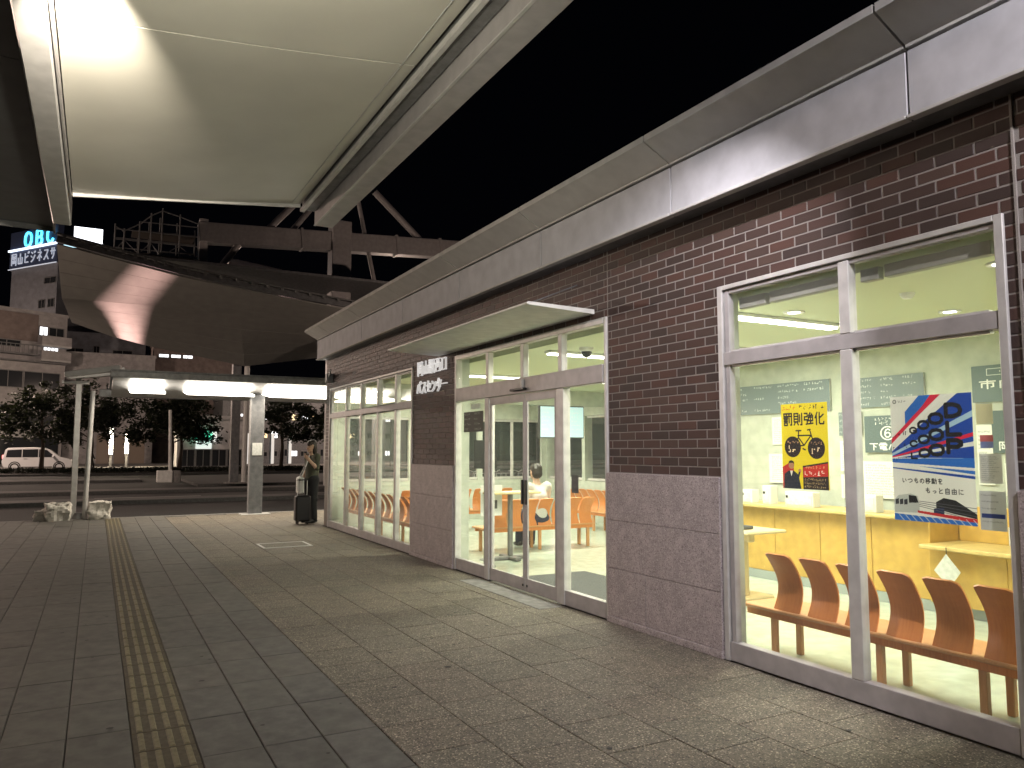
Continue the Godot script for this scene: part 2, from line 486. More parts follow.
# ---------------------------------------------------------------- writing: strokes on a 10 x 10 field, y down
var G := {
	"岡": [[1, 9.5, 1, 1, 9, 1, 9, 9.5, 8, 9.5], [3.2, 2, 4, 3.6], [6.8, 2, 6, 3.6], [2.3, 4.2, 7.7, 4.2], [5, 4.2, 5, 7.8], [3, 5.8, 3, 7.8, 7, 7.8, 7, 5.8]],
	"山": [[5, 1, 5, 8.8], [1.5, 4, 1.5, 8.8, 8.5, 8.8, 8.5, 4]],
	"駅": [[1, 1, 1, 6], [1, 1, 4.5, 1], [1, 2.7, 4.3, 2.7], [1, 4.3, 4.3, 4.3], [2.7, 1, 2.7, 6], [1, 6, 4.7, 6, 4.5, 9, 3.8, 9.2], [.7, 7.2, .5, 9], [1.8, 7, 1.9, 8.4], [2.8, 7, 3, 8.2], [5.7, 1.3, 9.2, 1.3, 9.2, 4.2, 5.7, 4.2], [5.7, 1.3, 5.6, 6, 4.9, 9.3], [7, 4.2, 7.8, 7, 9.6, 9.3]],
	"西": [[.8, 1.5, 9.2, 1.5], [1.3, 4, 8.7, 4, 8.7, 9, 1.3, 9, 1.3, 4], [3.8, 1.5, 3.8, 4.5, 3, 6.5], [6.2, 1.5, 6.2, 6.3, 7.6, 6.5]],
	"口": [[1.8, 2, 8.2, 2, 8.2, 8.8, 1.8, 8.8, 1.8, 2]],
	"バ": [[3.2, 3, 1, 8.5], [5.5, 2.5, 8, 8.5], [7.4, 1.2, 8, 2.4], [8.7, .8, 9.3, 2]],
	"ス": [[1.5, 2, 8, 2, 5.5, 5.5, 1.2, 9], [5.3, 5.5, 8.8, 9]],
	"セ": [[1, 4.6, 8.6, 3.4, 6.8, 6], [3.6, 1.4, 3.6, 7.6, 4.6, 8.6, 8.6, 8.6]],
	"ン": [[1.5, 2.2, 3.8, 3.8], [1.5, 8.8, 5, 7.4, 8.6, 3]],
	"タ": [[3.8, 1, 2.6, 3.6, 1, 5.6], [3.4, 2.4, 8, 2.4, 6, 6.4, 2.4, 9.2], [3, 4.6, 6.4, 6.6]],
	"ー": [[1, 5, 9, 5]],
	"ビ": [[2.2, 1.5, 2.2, 8.6, 8.2, 8.6], [2.2, 5.2, 7.4, 3.8], [7.2, 1, 7.8, 2.2], [8.5, .6, 9.1, 1.8]],
	"ジ": [[1.8, 1.6, 4, 2.8], [1.2, 4.4, 3.4, 5.6], [1.6, 9, 5, 7.6, 8.4, 4], [6.6, 1.4, 7.2, 2.6], [8, 1, 8.6, 2.2]],
	"ネ": [[4.8, .6, 5.6, 1.8], [1.8, 2.8, 7.8, 2.8, 1.2, 7.2], [5, 5, 5, 9.4], [6, 5.2, 8.6, 7]],
	"サ": [[.8, 3.4, 9.2, 3.4], [3.2, 1, 3.2, 6], [6.8, 1, 6.8, 5.6, 5.8, 7.6, 3.8, 9.2]],
	"罰": [[1, .8, 9, .8, 9, 2.8, 1, 2.8, 1, .8], [3.6, .8, 3.6, 2.8], [6.4, .8, 6.4, 2.8], [.8, 4, 5, 4], [1.2, 5.2, 4.6, 5.2], [1.2, 6.4, 4.6, 6.4], [1.4, 7.6, 4.4, 7.6, 4.4, 9.4, 1.4, 9.4, 1.4, 7.6], [6.4, 4, 6.4, 7.4], [8.8, 3.6, 8.8, 9.2, 7.8, 9.2]],
	"則": [[1, 1, 5, 1, 5, 7, 1, 7, 1, 1], [1, 3, 5, 3], [1, 5, 5, 5], [2.4, 7.2, 1, 9.2], [3.8, 7.2, 5.2, 9.2], [6.6, 2, 6.6, 7], [8.8, 1, 8.8, 9.2, 7.6, 9.2]],
	"強": [[1, 1.2, 3.8, 1.2, 3.8, 3.6, 1, 3.6, .8, 5.8, 3.8, 5.8, 3.6, 8.8, 2.6, 9], [6.6, .8, 5.2, 2.8, 8.6, 2.6], [7.8, 1.6, 9.2, 3.2], [5, 4, 9, 4, 9, 6.6, 5, 6.6, 5, 4], [7, 3.2, 7, 8.6], [4.6, 8.8, 9.2, 8.4]],
	"化": [[3, .8, 1, 4.6], [2.2, 3.2, 2.2, 9.4], [8.8, 2.4, 4.8, 5], [5, 1, 5, 8.2, 5.8, 9, 9, 9, 9.2, 7.6]],
	"い": [[2, 2.4, 2.2, 6.6, 3.4, 8.2, 4.4, 7], [7, 3, 8.2, 6]],
	"つ": [[1, 4, 6, 2.8, 8.6, 4, 8.6, 6.4, 4, 8.4]],
	"も": [[5, 1, 4.4, 7, 5.4, 8.8, 7.8, 8.2, 8.2, 6.2], [2, 3, 7.4, 3], [2, 5.4, 7.2, 5.4]],
	"の": [[5.2, 2, 4, 7, 2.4, 7.6, 1.4, 5.6, 3, 3, 6, 2.2, 8.6, 4.2, 8.4, 7, 5.8, 9]],
	"移": [[4, 1, 1.2, 2], [1, 3.6, 4.4, 3.6], [2.7, 1.6, 2.7, 9.2], [2.6, 4, .8, 7], [2.9, 4.4, 4.2, 6], [6.6, .8, 4.8, 3], [6, 2, 8.6, 2, 5, 5], [7.2, 4.4, 5, 6.6], [6.6, 5.6, 9.2, 5.6, 4.8, 9.4]],
	"動": [[4.6, 1, 1.4, 1.6], [.8, 2.6, 5.2, 2.6], [1.2, 3.8, 4.8, 3.8, 4.8, 6, 1.2, 6, 1.2, 3.8], [3, 1.4, 3, 8.4], [1, 7.2, 5, 7.2], [.8, 8.8, 5.2, 8.4], [5.8, 3.2, 9.2, 3.2, 8.8, 8.8, 7.8, 9], [7.4, 1, 7.2, 5, 5.4, 9]],
	"を": [[1.8, 2.4, 7.6, 2.4], [4.8, 1, 2.4, 5.6, 5, 4.6, 5.4, 6.6], [8, 4, 4, 6.6, 4.2, 8.8, 8, 8.8]],
	"っ": [[3, 6, 6.6, 5.2, 8, 6.2, 7.6, 7.8, 5, 8.8]],
	"と": [[3, 1.2, 3.8, 4.6], [7.6, 3, 2.6, 6.2, 3, 8.6, 8, 8.6]],
	"自": [[5, .6, 4, 2], [2, 2, 8, 2, 8, 9.2, 2, 9.2, 2, 2], [2, 4.4, 8, 4.4], [2, 6.8, 8, 6.8]],
	"由": [[1.6, 3, 8.4, 3, 8.4, 9, 1.6, 9, 1.6, 3], [5, 1, 5, 9], [1.6, 6, 8.4, 6]],
	"に": [[2, 1.6, 1.6, 6, 2, 9], [4.6, 3, 8, 3], [4.4, 6.6, 4.8, 8.4, 8.4, 8.4]],
	"市": [[5, .6, 5, 2], [1, 2.2, 9, 2.2], [2, 4, 2, 8], [2, 4, 8, 4, 8, 7.6, 7, 7.8], [5, 2.2, 5, 9.4]],
	"内": [[1.4, 9.2, 1.4, 2.6, 8.6, 2.6, 8.6, 9, 7.6, 9], [5, .8, 5, 4, 2.6, 7], [5, 4.4, 7.2, 6.8]],
	"路": [[1, 1.4, 4, 1.4, 4, 4, 1, 4, 1, 1.4], [2.6, 4, 2.6, 8.8], [2.6, 6, 4.2, 6], [1.2, 5.4, 1.2, 8.8], [.8, 9, 4.4, 8.4], [6.4, .8, 5, 3.6], [6, 2, 8.6, 2, 5, 6], [6, 3, 9.2, 5.8], [5.8, 6.4, 8.6, 6.4, 8.6, 9.2, 5.8, 9.2, 5.8, 6.4]],
	"線": [[2.6, .8, 1.2, 2.8, 3, 3.6], [3.6, 2.4, 1, 5.4, 3.8, 5.2], [2.4, 5.2, 2.4, 9], [1, 6.6, .8, 8.4], [3.6, 6.4, 4, 7.8], [6.8, .6, 6.4, 1.8], [5.2, 1.8, 8.8, 1.8, 8.8, 5, 5.2, 5, 5.2, 1.8], [5.2, 3.4, 8.8, 3.4], [7, 5, 7, 9.2, 6, 9.2], [4.8, 6.4, 6.2, 6.4, 4.8, 8.8], [8.8, 5.6, 7.4, 6.6, 9.4, 9]],
	"下": [[.8, 1.6, 9.2, 1.6], [5, 1.6, 5, 9.4], [5.2, 4, 7.6, 5.8]],
	"電": [[2, 1, 8, 1], [5, 1, 5, 4.4], [1, 4, 1, 2.4, 9, 2.4, 9, 4], [2.6, 3.2, 3.8, 3.2], [6.2, 3.2, 7.4, 3.2], [2, 5.2, 8, 5.2, 8, 7.8, 2, 7.8, 2, 5.2], [2, 6.5, 8, 6.5], [5, 5.2, 5, 9.2, 9, 9.2, 9, 8.2]],
	"G": [[8, 2.6, 6, 1, 3.4, 1, 1.4, 3, 1.4, 7, 3.4, 9, 6.4, 9, 8.4, 7.4, 8.4, 5.4, 5.4, 5.4]],
	"O": [[5, 1, 2.6, 1.6, 1.2, 3.6, 1.2, 6.4, 2.6, 8.4, 5, 9, 7.4, 8.4, 8.8, 6.4, 8.8, 3.6, 7.4, 1.6, 5, 1]],
	"D": [[1.6, 1, 1.6, 9, 5, 9, 7.8, 7.6, 8.6, 5, 7.8, 2.4, 5, 1, 1.6, 1]],
	"C": [[8.4, 2.8, 6.4, 1, 3.6, 1, 1.4, 3.2, 1.4, 6.8, 3.6, 9, 6.4, 9, 8.4, 7.2]],
	"L": [[2, 1, 2, 9, 8, 9]],
	"P": [[2, 9, 2, 1, 6.4, 1, 8.2, 2.4, 8.2, 4, 6.4, 5.4, 2, 5.4]],
	"B": [[2, 1, 2, 9, 6.4, 9, 8.2, 7.8, 8.2, 6, 6.4, 4.9, 2, 4.9], [6.4, 4.9, 7.8, 3.8, 7.8, 2.2, 6.2, 1, 2, 1]],
	"6": [[7.4, 2, 5.6, 1, 3.6, 1.6, 2.4, 4, 2.2, 6.6, 3.4, 8.8, 5.6, 9, 7.6, 7.6, 7.6, 5.8, 6, 4.4, 3.6, 4.8, 2.4, 6.4]],
	"7": [[2, 1.2, 8, 1.2, 4.6, 9]],
}


func ink(im: Image, x0: float, y0: float, x1: float, y1: float, w: float, c: Color) -> void:
	var h := w / 2.0
	var d := Vector2(x1 - x0, y1 - y0)
	var l2 := maxf(d.length_squared(), 0.0001)
	for y in range(maxi(0, floori(minf(y0, y1) - h)), mini(im.get_height(), ceili(maxf(y0, y1) + h) + 1)):
		for x in range(maxi(0, floori(minf(x0, x1) - h)), mini(im.get_width(), ceili(maxf(x0, x1) + h) + 1)):
			var p := Vector2(x + 0.5 - x0, y + 0.5 - y0)
			var k := clampf(p.dot(d) / l2, 0.0, 1.0)
			var e := h + 0.5 - (p - d * k).length()
			if e > 0.0: im.set_pixel(x, y, im.get_pixel(x, y).lerp(c, minf(e, 1.0)))


func write(im: Image, text: String, x: float, y: float, w: float, h: float, pen: float, c: Color, step := 1.0, lean := 0.0) -> void:
	for k in text.length():
		var g = G.get(text[k])
		if g == null: continue
		var ox := x + k * w * step
		for s in g:
			for i in range(0, s.size() - 2, 2):
				ink(im, ox + s[i] / 10.0 * w + lean * (10 - s[i + 1]), y + s[i + 1] / 10.0 * h, ox + s[i + 2] / 10.0 * w + lean * (10 - s[i + 3]), y + s[i + 3] / 10.0 * h, pen, c)


# lines of print too small to read in the photograph
func small_print(im: Image, x: int, y: int, w: int, h: int, c: Color, r: RandomNumberGenerator) -> void:
	var at := x
	while at < x + w - h:
		for k in 3:
			var a := Vector2(at + r.randf() * h * .8, y + r.randf() * h)
			var b := Vector2(at + r.randf() * h * .8, a.y) if r.randf() < .55 else Vector2(a.x, y + r.randf() * h)
			ink(im, a.x, a.y, b.x, b.y, maxf(1.0, h * .16), c)
		at += int(h * (1.0 if r.randf() < .9 else 1.7)) + 1


func fill_poly(im: Image, pts: PackedVector2Array, c: Color) -> void:
	var lo := pts[0]; var hi := pts[0]
	for p in pts:
		lo = lo.min(p); hi = hi.max(p)
	for y in range(maxi(0, int(lo.y)), mini(im.get_height(), int(hi.y) + 1)):
		for x in range(maxi(0, int(lo.x)), mini(im.get_width(), int(hi.x) + 1)):
			if Geometry2D.is_point_in_polygon(Vector2(x + .5, y + .5), pts): im.set_pixel(x, y, c)


func V2(a: Array) -> PackedVector2Array:
	var p := PackedVector2Array()
	for i in range(0, a.size(), 2): p.append(Vector2(a[i], a[i + 1]))
	return p


func disc(im: Image, x: float, y: float, r: float, c: Color) -> void:
	ink(im, x, y, x, y, r * 2, c)


func yellow_poster() -> Image:
	var r := RandomNumberGenerator.new(); r.seed = 31
	var im := Image.create(240, 350, false, Image.FORMAT_RGB8)
	im.fill(Color(.93, .84, .06))
	var k := Color(.10, .08, .06)
	small_print(im, 8, 8, 88, 17, Color(.86, .22, .08), r)
	small_print(im, 98, 8, 136, 17, k, r)
	write(im, "罰則強化", 10, 36, 52, 56, 6.2, k, 1.05)
	for w in [[58, 178], [180, 184]]: disc(im, w[0], w[1], 43, Color(.13, .06, .05))
	for s in [[78, 112, 104, 112], [92, 112, 90, 140], [90, 140, 118, 172], [88, 132, 156, 132], [156, 132, 118, 172], [150, 112, 158, 136], [138, 110, 152, 108], [90, 140, 58, 178], [156, 132, 180, 184], [118, 172, 58, 178], [112, 186, 124, 190]]:
		ink(im, s[0], s[1], s[2], s[3], 5.5, k)
	for w in [[58, 178], [180, 184]]:
		small_print(im, w[0] - 30, w[1] - 26, 66, 12, Color(.95, .75, .55), r)
		for j in 2: small_print(im, w[0] - 32 + j * 30, w[1] - 8, 46, 30, Color(.98, .88, .72), r)
	fill_poly(im, V2([0, 262, 44, 240, 60, 262, 60, 350, 0, 350]), Color(.75, .16, .12))
	fill_poly(im, V2([6, 350, 10, 290, 34, 276, 60, 276, 84, 292, 98, 350]), Color(.10, .13, .20))
	fill_poly(im, V2([40, 276, 47, 300, 55, 276]), Color(.9, .9, .88))
	disc(im, 48, 254, 15, Color(.72, .52, .40))
	fill_poly(im, V2([32, 252, 35, 238, 48, 233, 61, 238, 64, 252, 58, 244, 38, 244]), Color(.10, .08, .07))
	disc(im, 92, 276, 8, Color(.72, .52, .40))
	ink(im, 90, 284, 84, 300, 9, Color(.10, .13, .20))
	fill_poly(im, V2([108, 256, 236, 238, 236, 350, 108, 350]), Color(.16, .10, .08))
	fill_poly(im, V2([110, 262, 234, 244, 234, 296, 110, 302]), Color(.80, .17, .12))
	small_print(im, 122, 256, 106, 12, Color(.98, .9, .6), r)
	small_print(im, 116, 274, 116, 20, Color(.98, .96, .92), r)
	for j in 3: small_print(im, 114, 306 + j * 14, 118, 9, Color(.95, .85, .6), r)
	return im


func loop_poster() -> Image:
	var r := RandomNumberGenerator.new(); r.seed = 32
	var im := Image.create(320, 460, false, Image.FORMAT_RGB8)
	im.fill(Color(.88, .88, .89))
	var b := Color(.06, .25, .64); var b2 := Color(.14, .40, .78); var red := Color(.80, .10, .25); var k := Color(.04, .04, .07); var lt := Color(.62, .74, .86)
	fill_poly(im, V2([60, 58, 120, 0, 205, 0, 60, 118]), b2)
	fill_poly(im, V2([0, 158, 130, 42, 165, 0, 205, 0, 120, 70, 0, 176]), red)
	fill_poly(im, V2([0, 205, 260, 0, 320, 0, 320, 228, 0, 228]), b)
	fill_poly(im, V2([0, 178, 235, 0, 268, 0, 0, 198]), Color(.86, .86, .87))
	fill_poly(im, V2([0, 212, 320, 62, 320, 84, 0, 222]), lt)
	fill_poly(im, V2([0, 224, 320, 138, 320, 152, 0, 230]), red)
	fill_poly(im, V2([0, 228, 320, 170, 320, 186, 0, 232]), Color(.85, .86, .88))
	fill_poly(im, V2([0, 232, 320, 228, 320, 284, 0, 246]), b2)
	fill_poly(im, V2([0, 246, 320, 262, 320, 272, 0, 252]), Color(.86, .87, .9))
	fill_poly(im, V2([0, 264, 320, 290, 320, 300, 0, 268]), b)
	disc(im, 18, 18, 8, Color(.3, .3, .33)); disc(im, 18, 18, 5, Color(.8, .8, .8))
	small_print(im, 32, 12, 42, 11, Color(.4, .4, .42), r)
	var rows := [["GOOD", 78, 150], ["COOL", 146, 196], ["LOOP", 212, 238]]
	for row in rows:
		var x := 74.0
		for j in 4:
			var w := 29.0 + 11.0 * j
			var y: float = lerpf(row[2], row[1], (x + w - 74.0) / 236.0) - w * 0.9
			for s in G[row[0][j]]:
				for i in range(0, s.size() - 2, 2):
					ink(im, x + s[i] * w / 8, y + s[i + 1] * w * .85 / 10, x + s[i + 2] * w / 8, y + s[i + 3] * w * .85 / 10, 6.5 + 3.0 * j, k)
			x += w * (1.18 if j != 1 else 1.06)
		for j in 3:
			small_print(im, 4 + j * 22, int(row[2]) - 6 - j * 8, 26, 9 + j * 4, k, r)
	write(im, "いつもの移動を", 36, 300, 22, 23, 2.6, Color(.15, .15, .2), 1.08)
	write(im, "もっと自由に", 128, 334, 23, 23, 2.6, Color(.15, .15, .2), 1.1)
	# tram at the left, bus at the right, rails
	fill_poly(im, V2([0, 388, 20, 368, 70, 360, 98, 368, 104, 392, 104, 428, 0, 432]), Color(.70, .72, .74))
	fill_poly(im, V2([62, 366, 92, 368, 100, 392, 62, 394]), k)
	for j in 3: fill_poly(im, V2([6 + j * 18, 384, 20 + j * 18, 380, 20 + j * 18, 400, 6 + j * 18, 402]), Color(.16, .18, .22))
	fill_poly(im, V2([170, 386, 200, 370, 244, 376, 320, 420, 320, 436, 240, 424, 170, 410]), Color(.10, .10, .12))
	fill_poly(im, V2([160, 410, 200, 404, 200, 430, 160, 428]), Color(.10, .14, .30))
	for j in 4: ink(im, 104, 386 + j * 6, 320, 400 + j * 14, 2, Color(.35, .36, .4))
	fill_poly(im, V2([96, 420, 320, 436, 320, 450, 96, 428]), Color(.75, .12, .16))
	fill_poly(im, V2([0, 436, 320, 448, 320, 460, 0, 460]), b2)
	for j in 12: ink(im, 20 + j * 26, 440, 40 + j * 26, 460, 2.5, Color(.78, .8, .84))
	return im


func board_image(w: int, h: int, seed_no: int, rows: int, cols: int, base := Color(.45, .50, .515)) -> Image:
	var r := RandomNumberGenerator.new(); r.seed = seed_no
	var im := Image.create(w, h, false, Image.FORMAT_RGB8)
	im.fill(base)
	var cw := w / cols; var rh := h / rows
	for i in rows:
		for j in cols:
			if r.randf() < .86: small_print(im, j * cw + 8, i * rh + int(rh * .25), int(cw * (.45 + .4 * r.randf())), int(rh * .42), Color(.93, .95, .93), r)
	return im


func sheet_image(seed_no: int, paper := Color(.90, .91, .89), rows := 12) -> Image:
	var r := RandomNumberGenerator.new(); r.seed = seed_no
	var im := Image.create(96, 128, false, Image.FORMAT_RGB8)
	im.fill(paper)
	for i in rows: small_print(im, 8, 12 + i * 108 / rows, 50 + r.randi_range(0, 30), 4, Color(.45, .47, .5), r)
	return im


# ---------------------------------------------------------------- bodies: tapered capsules joined smoothly and meshed as surface nets
func skin_net(bones: Array, cell: float, blend: float, mb: MB) -> void:
	var lo := Vector3.INF; var hi := -Vector3.INF
	for b in bones:
		for e in [[b[0], b[1]], [b[2], b[3]]]:
			lo = lo.min(e[0] - Vector3.ONE * (e[1] + cell * 2)); hi = hi.max(e[0] + Vector3.ONE * (e[1] + cell * 2))
	var s := Vector3i(((hi - lo) / cell).ceil()) + Vector3i.ONE
	var f := PackedFloat32Array()
	f.resize(s.x * s.y * s.z)
	f.fill(1.0)
	for b in bones:
		var a: Vector3 = b[0]; var d: Vector3 = b[2] - b[0]
		var l2 := maxf(d.length_squared(), 1e-6)
		var rm := maxf(b[1], b[3]) + blend + cell * 1.5
		var i0 := Vector3i((((b[0] as Vector3).min(b[2]) - Vector3.ONE * rm - lo) / cell).floor()).clamp(Vector3i.ZERO, s - Vector3i.ONE)
		var i1 := Vector3i((((b[0] as Vector3).max(b[2]) + Vector3.ONE * rm - lo) / cell).ceil()).clamp(Vector3i.ZERO, s - Vector3i.ONE)
		for z in range(i0.z, i1.z + 1):
			for y in range(i0.y, i1.y + 1):
				for x in range(i0.x, i1.x + 1):
					var p := lo + Vector3(x, y, z) * cell
					var k := clampf((p - a).dot(d) / l2, 0.0, 1.0)
					var e: float = (p - a - d * k).length() - lerpf(b[1], b[3], k)
					var at := (z * s.y + y) * s.x + x
					var o := f[at]
					var h := clampf(0.5 + 0.5 * (o - e) / blend, 0.0, 1.0)
					f[at] = lerpf(o, e, h) - blend * h * (1.0 - h)
	var spot := {}
	var corner := []
	for k in 8: corner.append(Vector3i(k & 1, (k >> 1) & 1, k >> 2))
	var step := [1, s.x, s.x * s.y]
	for z in s.z - 1:
		for y in s.y - 1:
			for x in s.x - 1:
				var at := (z * s.y + y) * s.x + x
				var inside := 0
				var vals := []
				for k in 8:
					var w := f[at + corner[k].x + corner[k].y * s.x + corner[k].z * s.x * s.y]
					vals.append(w)
					if w < 0.0: inside += 1
				if inside == 0 or inside == 8: continue
				var sum := Vector3(); var cnt := 0
				for k in 8:
					for ax in 3:
						var l: int = k | (1 << ax)
						if l == k or (vals[k] < 0.0) == (vals[l] < 0.0): continue
						sum += Vector3(corner[k]).lerp(Vector3(corner[l]), vals[k] / (vals[k] - vals[l])); cnt += 1
				var g := Vector3(vals[1] - vals[0] + vals[3] - vals[2] + vals[5] - vals[4] + vals[7] - vals[6], vals[2] - vals[0] + vals[3] - vals[1] + vals[6] - vals[4] + vals[7] - vals[5], vals[4] - vals[0] + vals[5] - vals[1] + vals[6] - vals[2] + vals[7] - vals[3])
				spot[at] = [lo + (Vector3(x, y, z) + sum / cnt) * cell, g.normalized()]
	for z in range(1, s.z - 1):
		for y in range(1, s.y - 1):
			for x in range(1, s.x - 1):
				var at := (z * s.y + y) * s.x + x
				var a := f[at] < 0.0
				for ax in 3:
					if a == (f[at + step[ax]] < 0.0): continue
					var p: int = step[(ax + 1) % 3]; var q: int = step[(ax + 2) % 3]
					if not (spot.has(at) and spot.has(at - p) and spot.has(at - q) and spot.has(at - p - q)): continue
					var v0 = spot[at]; var v1 = spot[at - p]; var v2 = spot[at - p - q]; var v3 = spot[at - q]
					mb.tri(v0[0], v1[0], v2[0], v0[1], v1[1], v2[1])
					mb.tri(v0[0], v2[0], v3[0], v0[1], v2[1], v3[1])


# joints: a dictionary of points in the person's own axes (y up, facing +z); out come body, clothes, hair, shoes
func person(label: String, base: Vector3, turn: float, j: Dictionary, look: Dictionary, cell := 0.018) -> Node3D:
	var o := thing("person", label, "person", Vector3.ZERO)
	var body := MB.new()
	var neck: Vector3 = j.neck; var head: Vector3 = j.head
	var bones := [[j.pelvis, .125, j.chest, .125], [j.chest, .13, neck - Vector3(0, .04, 0), .075], [neck - Vector3(0, .06, 0), .055, head, .05],
		[head + Vector3(0, .035, -.012), .092, head + Vector3(0, -.035, .02), .068], [head + Vector3(0, -.01, .09), .013, head + Vector3(0, -.028, .104), .014], [head + Vector3(0, -.085, .075), .022, head + Vector3(0, -.06, .06), .03]]
	for s in ["l", "r"]:
		var sgn := 1.0 if s == "l" else -1.0
		bones.append([head + Vector3(.082 * sgn, .012, -.01), .012, head + Vector3(.084 * sgn, -.02, -.005), .012])
		bones.append([j.chest + Vector3(.07 * sgn, .1, 0), .07, j["sh" + s], .062])
		bones.append([j["sh" + s], .055, j["el" + s], .042])
		bones.append([j["el" + s], .042, j["ha" + s], .029])
		bones.append([j.pelvis + Vector3(.08 * sgn, -.03, 0), .1, j["kn" + s], .062])
		bones.append([j["kn" + s], .06, j["an" + s], .04])
		var dir: Vector3 = (j["ha" + s] - j["el" + s]).normalized()
		var palm: Vector3 = j["ha" + s] + dir * .07
		bones.append([j["ha" + s], .03, palm, .036])
		var side := dir.cross(Vector3.FORWARD if absf(dir.z) < .8 else Vector3.UP).normalized()
		var bend := side.cross(dir) * sgn
		for k in 4:
			var root: Vector3 = palm + side * (-.027 + .018 * k)
			var l: float = [.066, .078, .072, .055][k]
			body.tube([root, root + dir * l * .55 + bend * .006, root + dir * l * .85 + bend * .028], [.0095, .0085, .007], 6)
		body.tube([j["ha" + s] + dir * .03 + side * -.03, j["ha" + s] + dir * .06 + side * -.055 + bend * .01, j["ha" + s] + dir * .09 + side * -.058 + bend * .025], [.012, .010, .008], 6)
	skin_net(bones, cell, .035, body)
	var b := part("body", body, M.skin, o)
	var top := MB.new()
	var tb := [[j.pelvis + Vector3(0, .03, 0), .145, j.chest, .145], [j.chest, .148, neck - Vector3(0, .07, 0), .085]]
	for s in ["l", "r"]:
		var sgn := 1.0 if s == "l" else -1.0
		tb.append([j.chest + Vector3(.07 * sgn, .1, 0), .085, j["sh" + s], .075])
		tb.append([j["sh" + s], .07, j["el" + s], .056])
		if look.get("sleeve", 1.0) > .6: tb.append([j["el" + s], .056, (j["el" + s] as Vector3).lerp(j["ha" + s], .9), .042])
	skin_net(tb, cell, .04, top)
	part("shirt", top, look.top, b)
	var leg := MB.new()
	var lb := [[j.pelvis + Vector3(0, .06, 0), .14, j.pelvis - Vector3(0, .04, 0), .14]]
	for s in ["l", "r"]:
		var sgn := 1.0 if s == "l" else -1.0
		lb.append([j.pelvis + Vector3(.075 * sgn, -.03, 0), .118, j["kn" + s], .082])
		lb.append([j["kn" + s], .08, j["an" + s], .066])
	skin_net(lb, cell, .04, leg)
	part("trousers", leg, look.legs, b)
	var hr := MB.new()
	var hb := [[head + Vector3(0, .06, -.03), .092, head + Vector3(0, .0, -.05), .085], [head + Vector3(0, .075, .03), .07, head + Vector3(0, .08, -.03), .085]]
	if look.get("long", false): hb.append_array([[head + Vector3(.05, .0, -.04), .06, head + Vector3(.05, -.18, -.06), .05], [head + Vector3(-.05, .0, -.04), .06, head + Vector3(-.05, -.18, -.06), .05]])
	skin_net(hb, cell * .8, .03, hr)
	part("hair", hr, M.hair, b)
	for s in ["l", "r"]:
		var sh := MB.new()
		var an: Vector3 = j["an" + s]
		skin_net([[an + Vector3(0, -.05, -.045), .038, an + Vector3(0, -.055, .06), .04], [an + Vector3(0, -.058, .06), .04, an + Vector3(0, -.066, .15), .03]], cell * .7, .02, sh)
		part("shoe", sh, look.get("shoe", M.black), b)
	for s in [-1.0, 1.0]:
		var ey := MB.new()
		ey.lathe([[0, .008], [.009, 0], [0, -.008]], head + Vector3(.032 * s, .0, .082), 8)
		part("eye", ey, M.black, b)
	o.position = base
	o.rotation.y = turn
	return o


# ---------------------------------------------------------------- repeated pieces: the 300 that show largest are parts, the rest one part of kind "stuff"
func in_view(p: Vector3) -> bool:
	var depth := p.x * .474 - p.z * .880
	if depth < 1.0: return false
	var sx := 512.0 + 769.0 * (p.x * .880 + p.z * .474) / depth
	var sy := 450.0 + 769.0 * (1.55 - p.y) / depth
	return sx > -30 and sx < 1050 and sy > -30 and sy < 800


# each piece: [centre, half size, material name, draw function on an MB]
func lay_pieces(called: String, pieces: Array, parent: Node3D, draw: Callable, most := 300) -> void:
	var near := []; var rest := []
	for p in pieces:
		(near if in_view(p[0]) else rest).append(p)
	near.sort_custom(func(a, b): return a[0].length_squared() < b[0].length_squared())
	while near.size() > most: rest.append(near.pop_back())
	var off := origin_of(parent)
	var shared := {}
	for p in near:
		var key := str((p[1] * 500.0).round())
		if not shared.has(key):
			var mb := MB.new()
			draw.call(mb, Vector3.ZERO, p[1])
			shared[key] = mb.mesh()
		var o := MeshInstance3D.new()
		o.name = called
		o.mesh = shared[key]
		o.material_override = M[p[2]]
		o.position = p[0] - off
		parent.add_child(o, true)
	if rest.is_empty(): return
	var by := {}
	for p in rest:
		if not by.has(p[2]): by[p[2]] = MB.new()
		draw.call(by[p[2]], p[0] - off, p[1])
	var all := ArrayMesh.new()
	for k in by:
		var a: ArrayMesh = by[k].mesh()
		all.add_surface_from_arrays(Mesh.PRIMITIVE_TRIANGLES, a.surface_get_arrays(0))
		all.surface_set_material(all.get_surface_count() - 1, M[k])
	var r := MeshInstance3D.new()
	r.name = called + "_field"
	r.mesh = all
	r.set_meta("kind", "stuff")
	parent.add_child(r, true)


func draw_slab(mb: MB, c: Vector3, h: Vector3) -> void:
	var b := .004
	var q := func(sx: float, sz: float, i: float, y: float) -> Vector3: return c + Vector3(sx * (h.x - i), y, sz * (h.z - i))
	mb.quad(q.call(-1, -1, b, 0), q.call(1, -1, b, 0), q.call(1, 1, b, 0), q.call(-1, 1, b, 0), Vector3.UP)
	for s in [[-1, -1, 1, -1], [1, -1, 1, 1], [1, 1, -1, 1], [-1, 1, -1, -1]]:
		var o := Vector3(s[0] + s[2], 1, s[1] + s[3])
		mb.quad(q.call(s[0], s[1], b, 0), q.call(s[2], s[3], b, 0), q.call(s[2], s[3], 0, -.004), q.call(s[0], s[1], 0, -.004), o)
		mb.quad(q.call(s[0], s[1], 0, -.004), q.call(s[2], s[3], 0, -.004), q.call(s[2], s[3], 0, -.03), q.call(s[0], s[1], 0, -.03), o - Vector3.UP)


